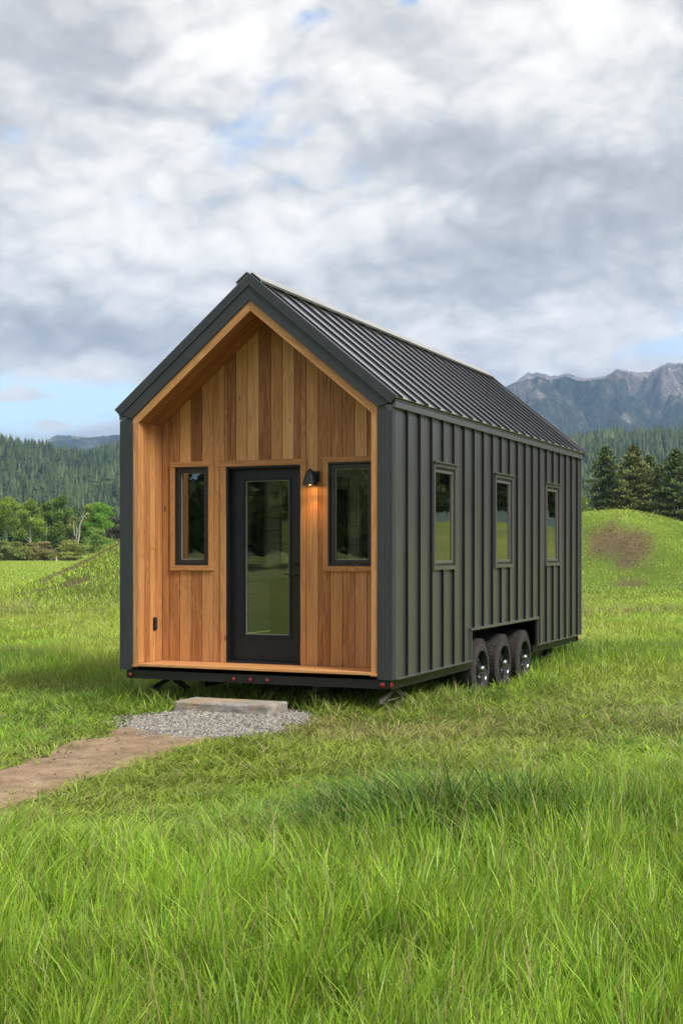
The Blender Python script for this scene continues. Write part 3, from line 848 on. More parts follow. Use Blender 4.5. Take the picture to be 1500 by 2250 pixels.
# ---- dirt path
ux = np.arange(.6, 3.6, .045); uy = np.arange(-12, -1.2, .045)
X, Y = np.meshgrid(ux, uy); S = path_in(X, Y)
Z = ground_h(X, Y)+.030*sstep(-.12, .10, S)-.012+.03*(fbm(X*5, Y*5, 51, 4)-.5)
ok = S > -.16
ii = np.arange(X.size).reshape(X.shape)
k = ok[:-1, :-1] & ok[1:, :-1] & ok[:-1, 1:] & ok[1:, 1:]
Q = np.stack([ii[:-1, :-1], ii[:-1, 1:], ii[1:, 1:], ii[1:, :-1]], -1)[k]
def dirtmat():
    m, t, b = newmat('packed_dirt')
    co = t.node('ShaderNodeTexCoord').outputs['Object']
    f = t.noise(co, 3.2, 8, .68); g = t.noise(co, 46, 4, .6)
    c = t.ramp(f, [(.28, (.17, .115, .072)), (.5, (.32, .225, .145)), (.72, (.47, .345, .235))])
    c = t.mix(1.0, c, t.ramp(g, [(.3, (.72, .72, .72)), (.65, (1.12, 1.12, 1.12))]), 'MULTIPLY')
    t.put(b.inputs['Base Color'], c); b.inputs['Roughness'].default_value = .95; b.inputs['Specular IOR Level'].default_value = .15
    t.put(b.inputs['Normal'], t.bump(t.math('ADD', g, t.math('MULTIPLY', f, 2.)), .7, .02)); return m
path = npmesh('dirt_path', np.stack([X, Y, Z], -1).reshape(-1, 3), [Q], dirtmat(), smooth=True)
tag(path, 'bare trodden dirt path leading to the gravel patch', kind='structure')
# pebbles and leaf litter on the path
def stones(cx, cy, cz, size, flat=.65):
    n = len(cx)
    base = np.array([[1, 0, 0], [-1, 0, 0], [0, 1, 0], [0, -1, 0], [0, 0, 1], [0, 0, -1], [.62, .62, .5], [-.6, .6, .5], [-.6, -.62, .5], [.6, -.6, .5]])
    faces = np.array([[0, 6, 9], [2, 7, 6], [1, 8, 7], [3, 9, 8], [4, 6, 7], [4, 7, 8], [4, 8, 9], [4, 9, 6], [0, 2, 6], [2, 1, 7], [1, 3, 8], [3, 0, 9], [5, 2, 0], [5, 1, 2], [5, 3, 1], [5, 0, 3]])
    j = 1+RNG.uniform(-.28, .28, (n, 10, 3))
    v = base[None]*j
    s = size[:, None, None]*np.stack([np.ones(n), RNG.uniform(.6, 1, n), RNG.uniform(flat*.7, flat*1.2, n)], -1)[:, None]
    v = v*s
    a = RNG.uniform(0, 6.28, n); ca, sa_ = np.cos(a)[:, None], np.sin(a)[:, None]
    tl = RNG.uniform(-.5, .5, n)[:, None]
    x, y, z = v[..., 0], v[..., 1], v[..., 2]
    x, z = x*np.cos(tl)-z*np.sin(tl), x*np.sin(tl)+z*np.cos(tl)
    x, y = x*ca-y*sa_, x*sa_+y*ca
    V = np.stack([x+cx[:, None], y+cy[:, None], z+cz[:, None]], -1).reshape(-1, 3)
    Fc = (faces[None]+10*np.arange(n)[:, None, None]).reshape(-1, 3)
    return V, Fc
def colmat(name, rough=.85, var=.2, sc=40):
    m, t, b = newmat(name)
    co = t.node('ShaderNodeTexCoord').outputs['Object']; f = t.noise(co, sc, 4, .6)
    t.put(b.inputs['Base Color'], t.mix(1.0, t.attr('col'), t.ramp(f, [(.3, (1-var,)*3), (.7, (1+var,)*3)]), 'MULTIPLY'))
    b.inputs['Roughness'].default_value = rough; b.inputs['Specular IOR Level'].default_value = .3
    return m
n = 20000
px = RNG.uniform(.6, 2.75, n); py = RNG.uniform(-2.3, .2, n); s = gravel_in(px, py)
k = (s > .0) | ((s > -.13) & (RNG.random(n) < .25)); px, py, s = px[k], py[k], s[k]
bedz = lambda x, y: ground_h(x, y)+.014*sstep(-.05, .25, gravel_in(x, y))
sz = RNG.uniform(.008, .018, len(px)); sz[RNG.random(len(px)) < .06] *= 1.5
V, Fc = stones(px, py, bedz(px, py)+sz*.35+.006, sz)
g = RNG.beta(2.2, 2.2, len(px))[:, None]
gc1 = np.array([.09, .088, .085])*(1-g)+np.array([.45, .435, .41])*g
warm = (RNG.random(len(px)) < .25)[:, None]
gc1 = np.where(warm, gc1*np.array([1.1, .96, .80]), gc1)
vc = np.repeat(gc1, 10, 0)
ux = np.arange(.55, 2.8, .05); uy = np.arange(-2.35, .3, .05); X, Y = np.meshgrid(ux, uy); S = gravel_in(X, Y)
Z = bedz(X, Y)+.004-.03*sstep(0, -.1, S); ii = np.arange(X.size).reshape(X.shape)+len(V)
k = (S > -.12); k = k[:-1, :-1] & k[1:, :-1] & k[:-1, 1:] & k[1:, 1:]
Q = np.stack([ii[:-1, :-1], ii[:-1, 1:], ii[1:, 1:], ii[1:, :-1]], -1)[k]
V2 = np.stack([X, Y, Z], -1).reshape(-1, 3)
gravel = npmesh('gravel', np.concatenate([V, V2]), [Fc, Q], colmat('crushed_stone'), col=np.concatenate([vc, np.tile([[.16, .15, .14]], (len(V2), 1))]))
tag(gravel, 'patch of pale grey crushed gravel in front of the stone step', kind='stuff')
n = 500
px = RNG.uniform(1, 3, n); py = RNG.uniform(-8, -1.8, n); k = path_in(px, py) > -.02; px, py = px[k], py[k]
sz = RNG.uniform(.004, .014, len(px)); V, Fc = stones(px, py, ground_h(px, py)+.02+sz*.2, sz)
pb = npmesh('path_pebbles', V, [Fc], colmat('pebble'), col=np.repeat(np.array([[.33, .25, .18]])*RNG.uniform(.4, 1.3, (len(px), 1)), 10, 0))
tag(pb, 'small pebbles and crumbs scattered over the dirt path', kind='stuff')

# ---- stone step
import bmesh
bm = bmesh.new(); bmesh.ops.create_grid
nx, ny, nz = 44, 18, 7
def sp_(i, j, kk):
    x = i/nx; y = j/ny; z = kk/nz
    X = .935+x*1.075; Y = -.49+y*.43; Zz = -.02+z*.142
    ex = min(x, 1-x)*1.075; ey = min(y, 1-y)*.43; ez = (1-z)*.14
    nrm = Vector((0, 0, 0))
    dd = []
    if i in (0, nx): nrm.x = -1 if i == 0 else 1
    if j in (0, ny): nrm.y = -1 if j == 0 else 1
    if kk == nz: nrm.z = 1
    from mathutils import noise as MN
    p = Vector((X, Y, Zz))
    rough = MN.fractal(p*9, 1, 2, 4)*.007
    side = MN.fractal(Vector((X*5, Y*5, Zz*14)), 1, 2, 5)*.007
    m = sum(1 for q in nrm if q)
    if nrm.z and m == 1: p.z += rough*.35 - .010*max(0, 1-min(ex, ey)/.03)*.5
    elif m == 1: p += nrm*side
    elif m >= 2: p -= nrm*(.005+abs(MN.noise(p*22))*.009)
    return p
vd = {}
def gv(i, j, kk):
    if (i, j, kk) not in vd: vd[(i, j, kk)] = bm.verts.new(sp_(i, j, kk))
    return vd[(i, j, kk)]
for i in range(nx):
    for j in range(ny): bm.faces.new([gv(i, j, nz), gv(i+1, j, nz), gv(i+1, j+1, nz), gv(i, j+1, nz)])
for kk in range(nz):
    for i in range(nx):
        bm.faces.new([gv(i, 0, kk), gv(i+1, 0, kk), gv(i+1, 0, kk+1), gv(i, 0, kk+1)])
        bm.faces.new([gv(i+1, ny, kk), gv(i, ny, kk), gv(i, ny, kk+1), gv(i+1, ny, kk+1)])
    for j in range(ny):
        bm.faces.new([gv(nx, j, kk), gv(nx, j+1, kk), gv(nx, j+1, kk+1), gv(nx, j, kk+1)])
        bm.faces.new([gv(0, j+1, kk), gv(0, j, kk), gv(0, j, kk+1), gv(0, j+1, kk+1)])
me = bpy.data.meshes.new('stone_step'); bm.to_mesh(me); bm.free()
m, t, b = newmat('rough_cut_stone'); co = t.node('ShaderNodeTexCoord').outputs['Object']
f = t.noise(co, 7, 8, .68, .4); g = t.noise(co, 70, 5, .65); w = t.noise(co, 2.2, 3, .5)
c = t.ramp(f, [(.28, (.17, .155, .14)), (.5, (.31, .29, .265)), (.72, (.44, .415, .38))])
c = t.mix(t.maprange(w, .48, .62), c, t.mix(1.0, c, (1.25, 1.02, .72), 'MULTIPLY'))
c = t.mix(1.0, c, t.ramp(g, [(.3, (.75,)*3), (.7, (1.18,)*3)]), 'MULTIPLY')
t.put(b.inputs['Base Color'], c); b.inputs['Roughness'].default_value = .9
t.put(b.inputs['Normal'], t.bump(t.math('ADD', g, t.math('MULTIPLY', f, 2.)), .6, .008))
me.materials.append(m); step = bpy.data.objects.new('stone_step', me); COL.objects.link(step)
tag(step, 'rough grey stone slab step lying on gravel before the porch', 'stone step')

# ------------------------------------------------------------------ grass
def blades(x, y, z, h, w, yaw, lean, ldir, col, segs=3, tipcol=None):
    n = len(x)
    T = {3: [0, .38, .74, 1.], 2: [0, .55, 1.], 1: [0, 1.]}[segs]
    rows = []; cols = []
    cxx, cyy = np.cos(yaw), np.sin(yaw); lx, ly = np.cos(ldir), np.sin(ldir)
    for t in T:
        off = lean*h*(t**1.8); zz = h*(t-.42*np.minimum(lean, 1.6)**1.2*t**2.2*.6)
        bx, by, bz = x+lx*off, y+ly*off, z+zz
        ww = w*.5*(1-t**2.2)*(1 if t > 0 else .75)
        c = col*(.82+.18*t) if tipcol is None else col*(1-t**3)[..., None]+tipcol*(t**3)
        if t < 1:
            rows += [np.stack([bx-cxx*ww, by-cyy*ww, bz], -1), np.stack([bx+cxx*ww, by+cyy*ww, bz], -1)]; cols += [c, c]
        else: rows.append(np.stack([bx, by, bz], -1)); cols.append(c)
    V = np.stack(rows, 1); C = np.stack(cols, 1); m = V.shape[1]
    base = (np.arange(n)*m)[:, None]
    quads = [base+np.array([[2*i, 2*i+1, 2*i+3, 2*i+2]]) for i in range(len(T)-2)]
    tri = base+np.array([[m-3, m-2, m-1]])
    return V.reshape(-1, 3), (np.concatenate(quads) if quads else np.zeros((0, 4), int)), tri, C.reshape(-1, 3)
HB = [(-.05, -.02), (W+.02, -.02), (W+.02, L), (-.05, L)]
def tall_mask(x, y):
    r, d = rd(x, y)
    n = fbm(x*.8, y*.8, 21, 3)-.5
    edge = 7.5 + 2.6*sstep(-.9, 2.6, r) + 1.9*n
    t = 1-sstep(edge-2.0, edge+1.2, d)
    return t
def scatter(dmin, dmax, ahalf, dens, k, marg=0.):
    """density(d) = dens*(5/d)^k per m2, in a fan before the camera"""
    m = marg; dd = np.linspace(dmin, dmax, 4000); pdf = (dd*math.tan(ahalf)+m)*(5/dd)**k; cdf = np.cumsum(pdf); tot = dens*cdf[-1]*(dd[1]-dd[0])*2; cdf = cdf/cdf[-1]
    n = int(tot); d = np.interp(RNG.random(n), cdf, dd); r = (d*math.tan(ahalf)+m)*RNG.uniform(-1, 1, n)
    return cw(r, d)
def lerp(a, b, t): return a*(1-t)+b*t
def grass_set(name, label, dmin, dmax, ah, dens, k, segs, wscale, marg=0.):
    x, y = scatter(dmin, dmax, ah, dens, k, marg)
    r, d = rd(x, y)
    # clump the bases
    cl = fbm(x*4.5, y*4.5, 61, 2)
    keep = RNG.random(len(x)) < np.clip(.35+1.3*cl, 0, 1)
    pm = path_in(x, y); gm = gravel_in(x, y); hs = sdist(x, y, HB)
    keep &= (pm < .02) | ((pm < .20) & (RNG.random(len(x)) < .05)) 
    keep &= (gm < -.02) | ((gm < .12) & (RNG.random(len(x)) < .05))
    keep &= (hs < -.0) | ((hs < .9) & (RNG.random(len(x)) < .5))
    keep &= ~((x > .90) & (x < 2.04) & (y > -.52) & (y < -.03))
    dm = dirt_mask(x, y)
    keep &= (dm < .25) | (RNG.random(len(x)) < .9)
    wl = (x > W-.36) & (x < W+.03) & (y > 2.5) & (y < 5.2); keep &= ~wl
    x, y = x[keep], y[keep]; r, d = r[keep], d[keep]; dm = dm[keep]; gm = gm[keep]; pm = pm[keep]
    n = len(x)
    tall = tall_mask(x, y)
    tuft = 1.45*np.exp(-(((r-.50)/.78)**2+((d-7.5)/.55)**2)**.9)+.5*gauss(r, d, .02, 7.8, .3, .25)+.25*gauss(r, d, 1.25, 7.2, .4, .3)
    tuft = np.clip(tuft*(.55+.9*fbm(x*2.2, y*2.2, 62, 2)), 0, 1)
    # taller growth: by the house, by the wheels, dark bands in the meadow
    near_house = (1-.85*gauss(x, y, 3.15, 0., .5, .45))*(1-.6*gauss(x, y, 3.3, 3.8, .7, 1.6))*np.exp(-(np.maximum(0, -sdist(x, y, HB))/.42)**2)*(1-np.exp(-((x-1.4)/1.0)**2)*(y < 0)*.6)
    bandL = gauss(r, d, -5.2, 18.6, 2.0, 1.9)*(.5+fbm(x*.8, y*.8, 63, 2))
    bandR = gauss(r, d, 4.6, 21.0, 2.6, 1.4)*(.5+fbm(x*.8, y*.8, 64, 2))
    mid = sstep(14.5, 19, d)
    far = sstep(26, 60, d)
    h_short = .060+.055*RNG.random(n)+.04*fbm(x*1.4, y*1.4, 22, 2)
    h_tall = .15+.17*RNG.random(n)+.07*(fbm(x*1.1, y*1.1, 23, 2)-.3)
    h = lerp(h_short, h_tall, tall)
    h = lerp(h, .15+.11*RNG.random(n), mid*.8); h = h*(1-.35*sstep(34, 46, d))
    h = h+.15*near_house*RNG.uniform(.4, 1, n)*(1-tall)
    h = h+.20*tuft*RNG.uniform(.45, 1.15, n)*(.6+.8*fbm(x*5, y*5, 66, 2))+.14*np.clip(bandL+bandR, 0, 1)*RNG.uniform(.5, 1.1, n)
    edgep = np.exp(-((pm+.05)/.10)**2)+np.exp(-((gm+.05)/.10)**2); h = h*(1-.45*np.clip(edgep, 0, 1))
    upr = np.clip(tall+mid*.7+near_house*.8+bandL+bandR, 0, 1)
    lean = lerp(RNG.uniform(.5, 2.0, n), RNG.uniform(.08, .62, n), upr)
    fl = (RNG.random(n) < .05); lean = np.where(fl, lean+.7, lean)
    wind = 6.28*fbm(x*.55, y*.55, 24, 2)*2
    # blades fan out of small tufts
    cs = .13+.05*0
    ix, iy = np.floor(x/cs), np.floor(y/cs)
    tx = (ix+.2+.6*_h(ix, iy, 71))*cs; ty = (iy+.2+.6*_h(ix, iy, 72))*cs; th = _h(ix, iy, 73); tc = _h(ix, iy, 74)
    out = np.arctan2(y-ty, x-tx)
    ldir = np.where(RNG.random(n) < .62, out+RNG.normal(0, .5, n), wind+RNG.normal(0, .9, n))
    if segs == 3:
        h = h*(.72+.60*th)
        pull = .35*(1-.0*tall); x = x+(tx-x)*pull; y = y+(ty-y)*pull
    # camera-side blades broad enough to read; widths grow with distance as tufts stand in for blades
    w = np.maximum(RNG.uniform(.0060, .0135, n), d*wscale*RNG.uniform(.7, 1.2, n))
    w = w*(1+.25*tuft)
    if segs == 3:
        weed = (RNG.random(n) < .022) & (fbm(x*1.6, y*1.6, 67, 2) > .45); w = np.where(weed, w*2.6, w); h = np.where(weed, h*.62, h); lean = np.where(weed, lean*.6+.5, lean)
        stem = RNG.random(n) < .016*(.4+tall); w = np.where(stem, w*.42, w); h = np.where(stem, h*1.45+.03, h); lean = np.where(stem, lean*.55, lean)
    else: weed = stem = np.zeros(n, bool)
    yaw = RNG.uniform(0, 3.14, n)
    a = RNG.random(n)[:, None]; bb = fbm(x*.7, y*.7, 25, 3)[:, None]; b2 = fbm(x*3.5, y*3.5, 26, 2)[:, None]
    lime = np.array([.44, .62, .056]); green = np.array([.175, .345, .036]); deep = np.array([.050, .120, .030]); straw = np.array([.46, .40, .17]); blue = np.array([.070, .175, .034])
    c = green*(1-a)+lime*a
    c = c*(1-.55*sstep(.45, .75, b2)*RNG.random((n, 1)))+deep*(.55*sstep(.45, .75, b2))*RNG.random((n, 1))
    c = c*(.78+.5*bb)
    if segs == 3: c = c*(.78+.44*tc[:, None])
    yl = ((1-tall)*sstep(.42, .62, fbm(x*.45, y*.45, 28, 3)))[:, None]*.5; c = c*(1-yl)+np.array([.36, .40, .07])*yl*(.7+.6*RNG.random((n, 1)))
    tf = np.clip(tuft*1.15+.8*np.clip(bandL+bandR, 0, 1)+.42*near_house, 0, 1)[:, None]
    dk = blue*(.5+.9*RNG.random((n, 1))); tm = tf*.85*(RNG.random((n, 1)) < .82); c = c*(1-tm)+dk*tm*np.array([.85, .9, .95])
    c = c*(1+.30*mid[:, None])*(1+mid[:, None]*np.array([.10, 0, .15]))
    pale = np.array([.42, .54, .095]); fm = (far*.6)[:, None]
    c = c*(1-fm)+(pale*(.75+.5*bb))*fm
    dry = np.clip(gauss(x, y, 3.1, -1.15, 1.0, .6)*1.3+gauss(x, y, 5.3, 1.2, 1.3, 1.2)*.8+gauss(x, y, 4.2, -.4, 1.2, .7)*.5, 0, 1)
    band = sstep(30, 34, d)*(1-sstep(36, 41, d))*(.35+.65*(fbm(x*.5, y*.5, 27, 2) > .5))*((r < -6)*.55+(r > 4)*.45)
    pdry = .045+.55*dry+.62*dm+band*.8+.05*(1-tall)
    isd = (RNG.random(n) < pdry) | stem
    c = np.where(weed[:, None], np.array([.12, .24, .06])*(.6+.6*RNG.random((n, 1))), c)
    c = np.where(isd[:, None], straw*(.55+.6*RNG.random((n, 1))), c)
    c = np.where(((dm > .2) & isd)[:, None], np.array([.30, .22, .125])*(.2+1.4*RNG.random((n, 1))), c)
    h = np.where(band > .3, h*1.35, h); h = np.where(dm > .25, h*.7, h); lean = np.where(dm > .25, lean+1.0, lean)
    z = ground_h(x, y)-.012
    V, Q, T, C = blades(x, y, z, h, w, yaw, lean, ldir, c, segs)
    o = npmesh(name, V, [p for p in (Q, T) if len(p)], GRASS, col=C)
    tag(o, label, kind='stuff')
    print('GRASS', name, n)
    return o
GRASS = leafmat('grass_blades', .30, .42, .35)
QD = GD = globals().get('GDENS', 1.0)
grass_set('meadow_grass', 'lush tall green grass in the foreground meadow', 3.2, 15.0, math.radians(16.5), 5200*QD, 1.5, 3, .00040, 2.6)
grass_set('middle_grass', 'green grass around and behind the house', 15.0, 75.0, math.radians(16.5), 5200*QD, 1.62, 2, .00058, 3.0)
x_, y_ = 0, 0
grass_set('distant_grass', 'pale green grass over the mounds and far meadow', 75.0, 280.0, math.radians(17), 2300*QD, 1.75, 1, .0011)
# wildflowers
n = 130
x, y = scatter(24, 60, math.radians(16), .4, 0.6)
x, y = x[:n], y[:n]; r, d = rd(x, y); k = r > 3; x, y = x[k], y[k]
def wildf():
    xs = np.concatenate([x, cw(np.array([1.62, -.45, 2.35]), np.array([5.6, 6.2, 5.1]))[0]]); ysy = np.concatenate([y, cw(np.array([1.62, -.45, 2.35]), np.array([5.6, 6.2, 5.1]))[1]])
    s = np.where(np.arange(len(xs)) < len(x), .022, .010)
    V, Fc = stones(xs, ysy, ground_h(xs, ysy)+np.where(np.arange(len(xs)) < len(x), .21, .12), s, .5)
    o = npmesh('wildflowers', V, [Fc], colmat('white_petal', .7, .05), col=np.tile([[.75, .74, .68]], (len(V), 1)))
    tag(o, 'tiny white wildflowers dotted over the right meadow', kind='stuff')
wildf()

# ------------------------------------------------------------------ trees
BARK = simple('tree_bark', (.14, .115, .09), .9, 0, .35, 12, .5, 30)
PALEBARK = simple('pale_bark', (.42, .39, .34), .85, 0, .3, 10, .4, 30)
LEAF = leafmat('tree_leaves', .38, .6, .25)
NEEDLE = leafmat('pine_needles', .12, .65, .2)
def leafquads(P, size, seed=0, droop=0.):
    n = len(P); a = RNG.normal(0, 1, (n, 3)); a /= np.linalg.norm(a, axis=1)[:, None]
    b = np.cross(a, RNG.normal(0, 1, (n, 3))); b /= np.linalg.norm(b, axis=1)[:, None]
    s = size*RNG.uniform(.6, 1.25, n)
    a = a*s[:, None]; b = b*(s*.62)[:, None]
    V = np.stack([P-a, P+b*.9, P+a, P-b*.9], 1).reshape(-1, 3)
    Q = (np.arange(n)*4)[:, None]+np.array([[0, 1, 2, 3]])
    return V, Q
def broadleaf(name, label, cat, group, u, vtop, d, width_, col_, bark, clear=.3, nl=8000, leaf=.21, lean=0, kind='col', hbase=0):
    r = (u-750)/F*d; x, y = cw(r, d); H = CZ+(HZ-vtop)/F*d; width = width_*1.5; col = tuple(q*2.0 for q in col_)
    root = empty(name, (x, y, 0)); tag(root, label, cat, group)
    st = random.Random(int(u*7+d)); mb = MB()
    lx = lean*H
    pts = [Vector((x+lx*t**1.3+st.uniform(-.12, .12)*t*2, y+st.uniform(-.12, .12), H*.92*t)) for t in (0, .2, .4, .6, .8, 1)]
    R0 = .018*H+.04
    for k in range(5): mb.tube(pts[k], pts[k+1], R0*(1-k*.17), R0*(1-(k+1)*.17), 8, cap=(k == 0))
    cl = []
    nb = 15
    for k in range(nb):
        t = clear+(1-clear)*(k+.5)/nb; z0 = H*t
        pos = Vector((x+lx*t**1.3, y, z0*.93))
        a = st.uniform(0, 6.28); env = math.sin(math.pi*min(1, max(.12, (t-clear*.6)/(1-clear*.6)))**.8)**.6
        rr = width*.5*env*st.uniform(.25, .80)
        tip = pos+Vector((math.cos(a)*rr, math.sin(a)*rr, H*.06*st.uniform(.2, 1)))
        mb.tube(pos-Vector((0, 0, H*.05)), tip, R0*.32, R0*.08, 5, cap=False)
        cl.append((tip, width*st.uniform(.15, .27)*(.6+.4*env), H*st.uniform(.05, .085)))
    cl.append((Vector((x+lx, y, H*.93)), width*.2, H*.06))
    if kind == 'bush':
        for k in range(14):
            a = st.uniform(0, 6.28); rr = width*.5*st.uniform(.1, .78); q = rr/(width*.5)
            cl.append((Vector((x+math.cos(a)*rr, y+math.sin(a)*rr, H*st.uniform(.12, .80)*(1-.55*q*q))), width*.17, H*.17))
    mb.build('trunk', bark, None, smooth=True)
    tr = bpy.context.scene.collection.objects[-1] if False else bpy.data.objects[[o.name for o in bpy.data.objects if o.name.startswith('trunk')][-1]]
    tr.parent = root; tr.matrix_parent_inverse = Matrix.Translation(-Vector(root.location))
    P = []; C = []
    per = nl//len(cl)
    for c, rx, rz in cl:
        q = RNG.normal(0, 1, (per, 3)); q /= np.linalg.norm(q, axis=1)[:, None]; q *= (RNG.random(per)**.42)[:, None]
        q = q*np.array([rx, rx, rz])*(1+.35*RNG.normal(0, .5, (per, 1)))
        P.append(q+np.array(c)); C.append(np.full((per, 1), st.uniform(.72, 1.28)))
    P = np.concatenate(P); C = np.concatenate(C)
    P[:, 2] = np.maximum(P[:, 2], .15)
    V, Q = leafquads(P, leaf)
    cc = np.array([col])*C*RNG.uniform(.7, 1.3, (len(P), 1))
    o = npmesh('crown', V, [Q], LEAF, root, col=np.repeat(cc, 4, 0))
    return root
G1 = 'cottonwood trees along the field edge'
LG = (.135, .185, .030); MG = (.095, .145, .028); OG = (.13, .155, .045)
for (u, vt, d, w, c, bk, clr, lab) in [
    (-48, 1098, 279, 6.0, MG, BARK, .25, 'leafy green tree just cut by the left edge of the field tree line'),
    (14, 1092, 280, 6.2, LG, PALEBARK, .42, 'tall bright green tree with twin pale trunks at far left of the tree line'),
    (66, 1099, 276, 4.8, LG, PALEBARK, .32, 'rounded bright green tree second from the left edge with a slim pale trunk'),
    (101, 1103, 284, 4.0, MG, PALEBARK, .18, 'narrow green tree in the middle of the tree line with foliage almost to the ground'),
    (134, 1092, 286, 4.6, MG, BARK, .28, 'tallest green tree in the middle of the tree line left of the dead tree'),
    (160, 1136, 280, 2.3, OG, PALEBARK, .45, 'small thin olive tree directly left of the dead bare tree'),
    (196, 1106, 285, 3.4, LG, BARK, .30, 'slender yellow green tree directly right of the dead bare tree'),
    (219, 1105, 279, 5.4, (.105, .20, .026), BARK, .22, 'full bright green tree nearest the house on the left tree line'),
    (254, 1137, 292, 4.6, (.085, .075, .055), BARK, .15, 'dull brown barely leafed tree beside the left edge of the house')]:
    broadleaf('cottonwood_tree', lab, 'tree', G1, u, vt, d, w, c, bk, clr)
for (u, vt, d, w, c, lab) in [
    (40, 1107, 296, 5.4, (.085, .135, .026), 'darker green tree filling the gap right of the twin trunk tree'),
    (84, 1112, 297, 5.0, (.09, .14, .028), 'darker green tree filling the gap between the slim trunk tree and the narrow tree'),
    (118, 1108, 298, 5.0, (.08, .13, .026), 'darker green tree filling the gap left of the tallest tree'),
    (150, 1118, 299, 4.6, (.085, .13, .03), 'low green tree behind the dead tree and its olive neighbour'),
    (238, 1122, 296, 4.4, (.10, .17, .028), 'green tree filling the gap right of the full bright green tree')]:
    broadleaf('cottonwood_tree', lab, 'tree', G1, u, vt, d, w, c, BARK, .08)
G2 = 'shrubs at the foot of the tree line'
for (u, vt, d, w, c, lab) in [
    (-18, 1192, 262, 4.4, OG, 'olive bush cut by the left edge of the photo below the tree line'),
    (9, 1188, 262, 3.6, (.14, .17, .05), 'leftmost whole olive bush below the tall twin trunk tree'),
    (38, 1190, 260, 3.4, (.15, .18, .055), 'grey green bush second from the left below the tree line'),
    (66, 1193, 261, 3.2, (.17, .17, .055), 'yellowish bush in the middle of the shrub row'),
    (97, 1189, 262, 4.0, (.18, .165, .07), 'wide tan tinted bush just left of the white stake'),
    (152, 1186, 258, 5.8, (.165, .18, .052), 'largest rounded olive bush just right of the white stake'),
    (214, 1163, 262, 5.0, (.12, .18, .04), 'tall light green bush rising behind the left mound')]:
    broadleaf('shrub', lab, 'bush', G2, u, vt, d, w, c, BARK, .02, 5200, .18, kind='bush')
# dead tree
x, y = cw((188-750)/F*264, 264)
root = empty('dead_tree', (x, y, 0)); tag(root, 'bare silver dead tree with forked limbs in front of the tree line', 'dead tree')
mb = MB(); s = 264/F
def dp(u, v): 
    a, b = cw((u-750)*s, 264+random.uniform(-.3, .3)); return (a, b, CZ+(HZ-v)*s)
for pl, r0, r1 in (([(171, 1196), (174, 1175), (175, 1155), (182, 1140), (188, 1131), (196, 1128)], .17, .05), ([(182, 1140), (180, 1131)], .07, .03), ([(186, 1134), (189, 1140)], .08, .04),
                   ([(164, 1196), (168, 1180), (171, 1166), (169, 1159)], .12, .04), ([(164, 1178), (162, 1160), (162, 1145)], .10, .035)):
    for k in range(len(pl)-1):
        a = r0+(r1-r0)*k/(len(pl)-1); b_ = r0+(r1-r0)*(k+1)/(len(pl)-1)
        mb.tube(dp(*pl[k]), dp(*pl[k+1]), a, b_, 7)
tt = mb.build('trunk', PALEBARK, None, smooth=True); tt.parent = root; tt.matrix_parent_inverse = Matrix.Translation(-Vector(root.location))
for (u0, v0, u1, v1) in [(179, 1145, 172, 1136), (184, 1137, 183, 1128), (190, 1130, 194, 1124), (192, 1129, 199, 1126), (170, 1165, 166, 1155), (175, 1158, 180, 1152)]:
    mb = MB(); mb.tube(dp(u0, v0), dp(u1, v1), .045, .015, 5)
    tt = mb.build('branch', PALEBARK, None); tt.parent = root; tt.matrix_parent_inverse = Matrix.Translation(-Vector(root.location))
# stake
x, y = cw((124-750)/F*245, 245)
root = empty('survey_stake', (x, y, 0)); tag(root, 'small pale wooden stake with orange top at the edge of the field', 'stake')
mb = MB(); mb.box(x-.10, x+.10, y-.05, y+.05, 0, .75); o = mb.build('post', simple('pale_wood_stake', (.75, .66, .5), .8), None); o.parent = root; o.matrix_parent_inverse = Matrix.Translation(-Vector(root.location))
mb = MB(); mb.box(x-.11, x+.11, y-.06, y+.06, .751, 1.02); o = mb.build('painted_tip', simple('orange_marker', (.8, .30, .10), .7), None); o.parent = root; o.matrix_parent_inverse = Matrix.Translation(-Vector(root.location))

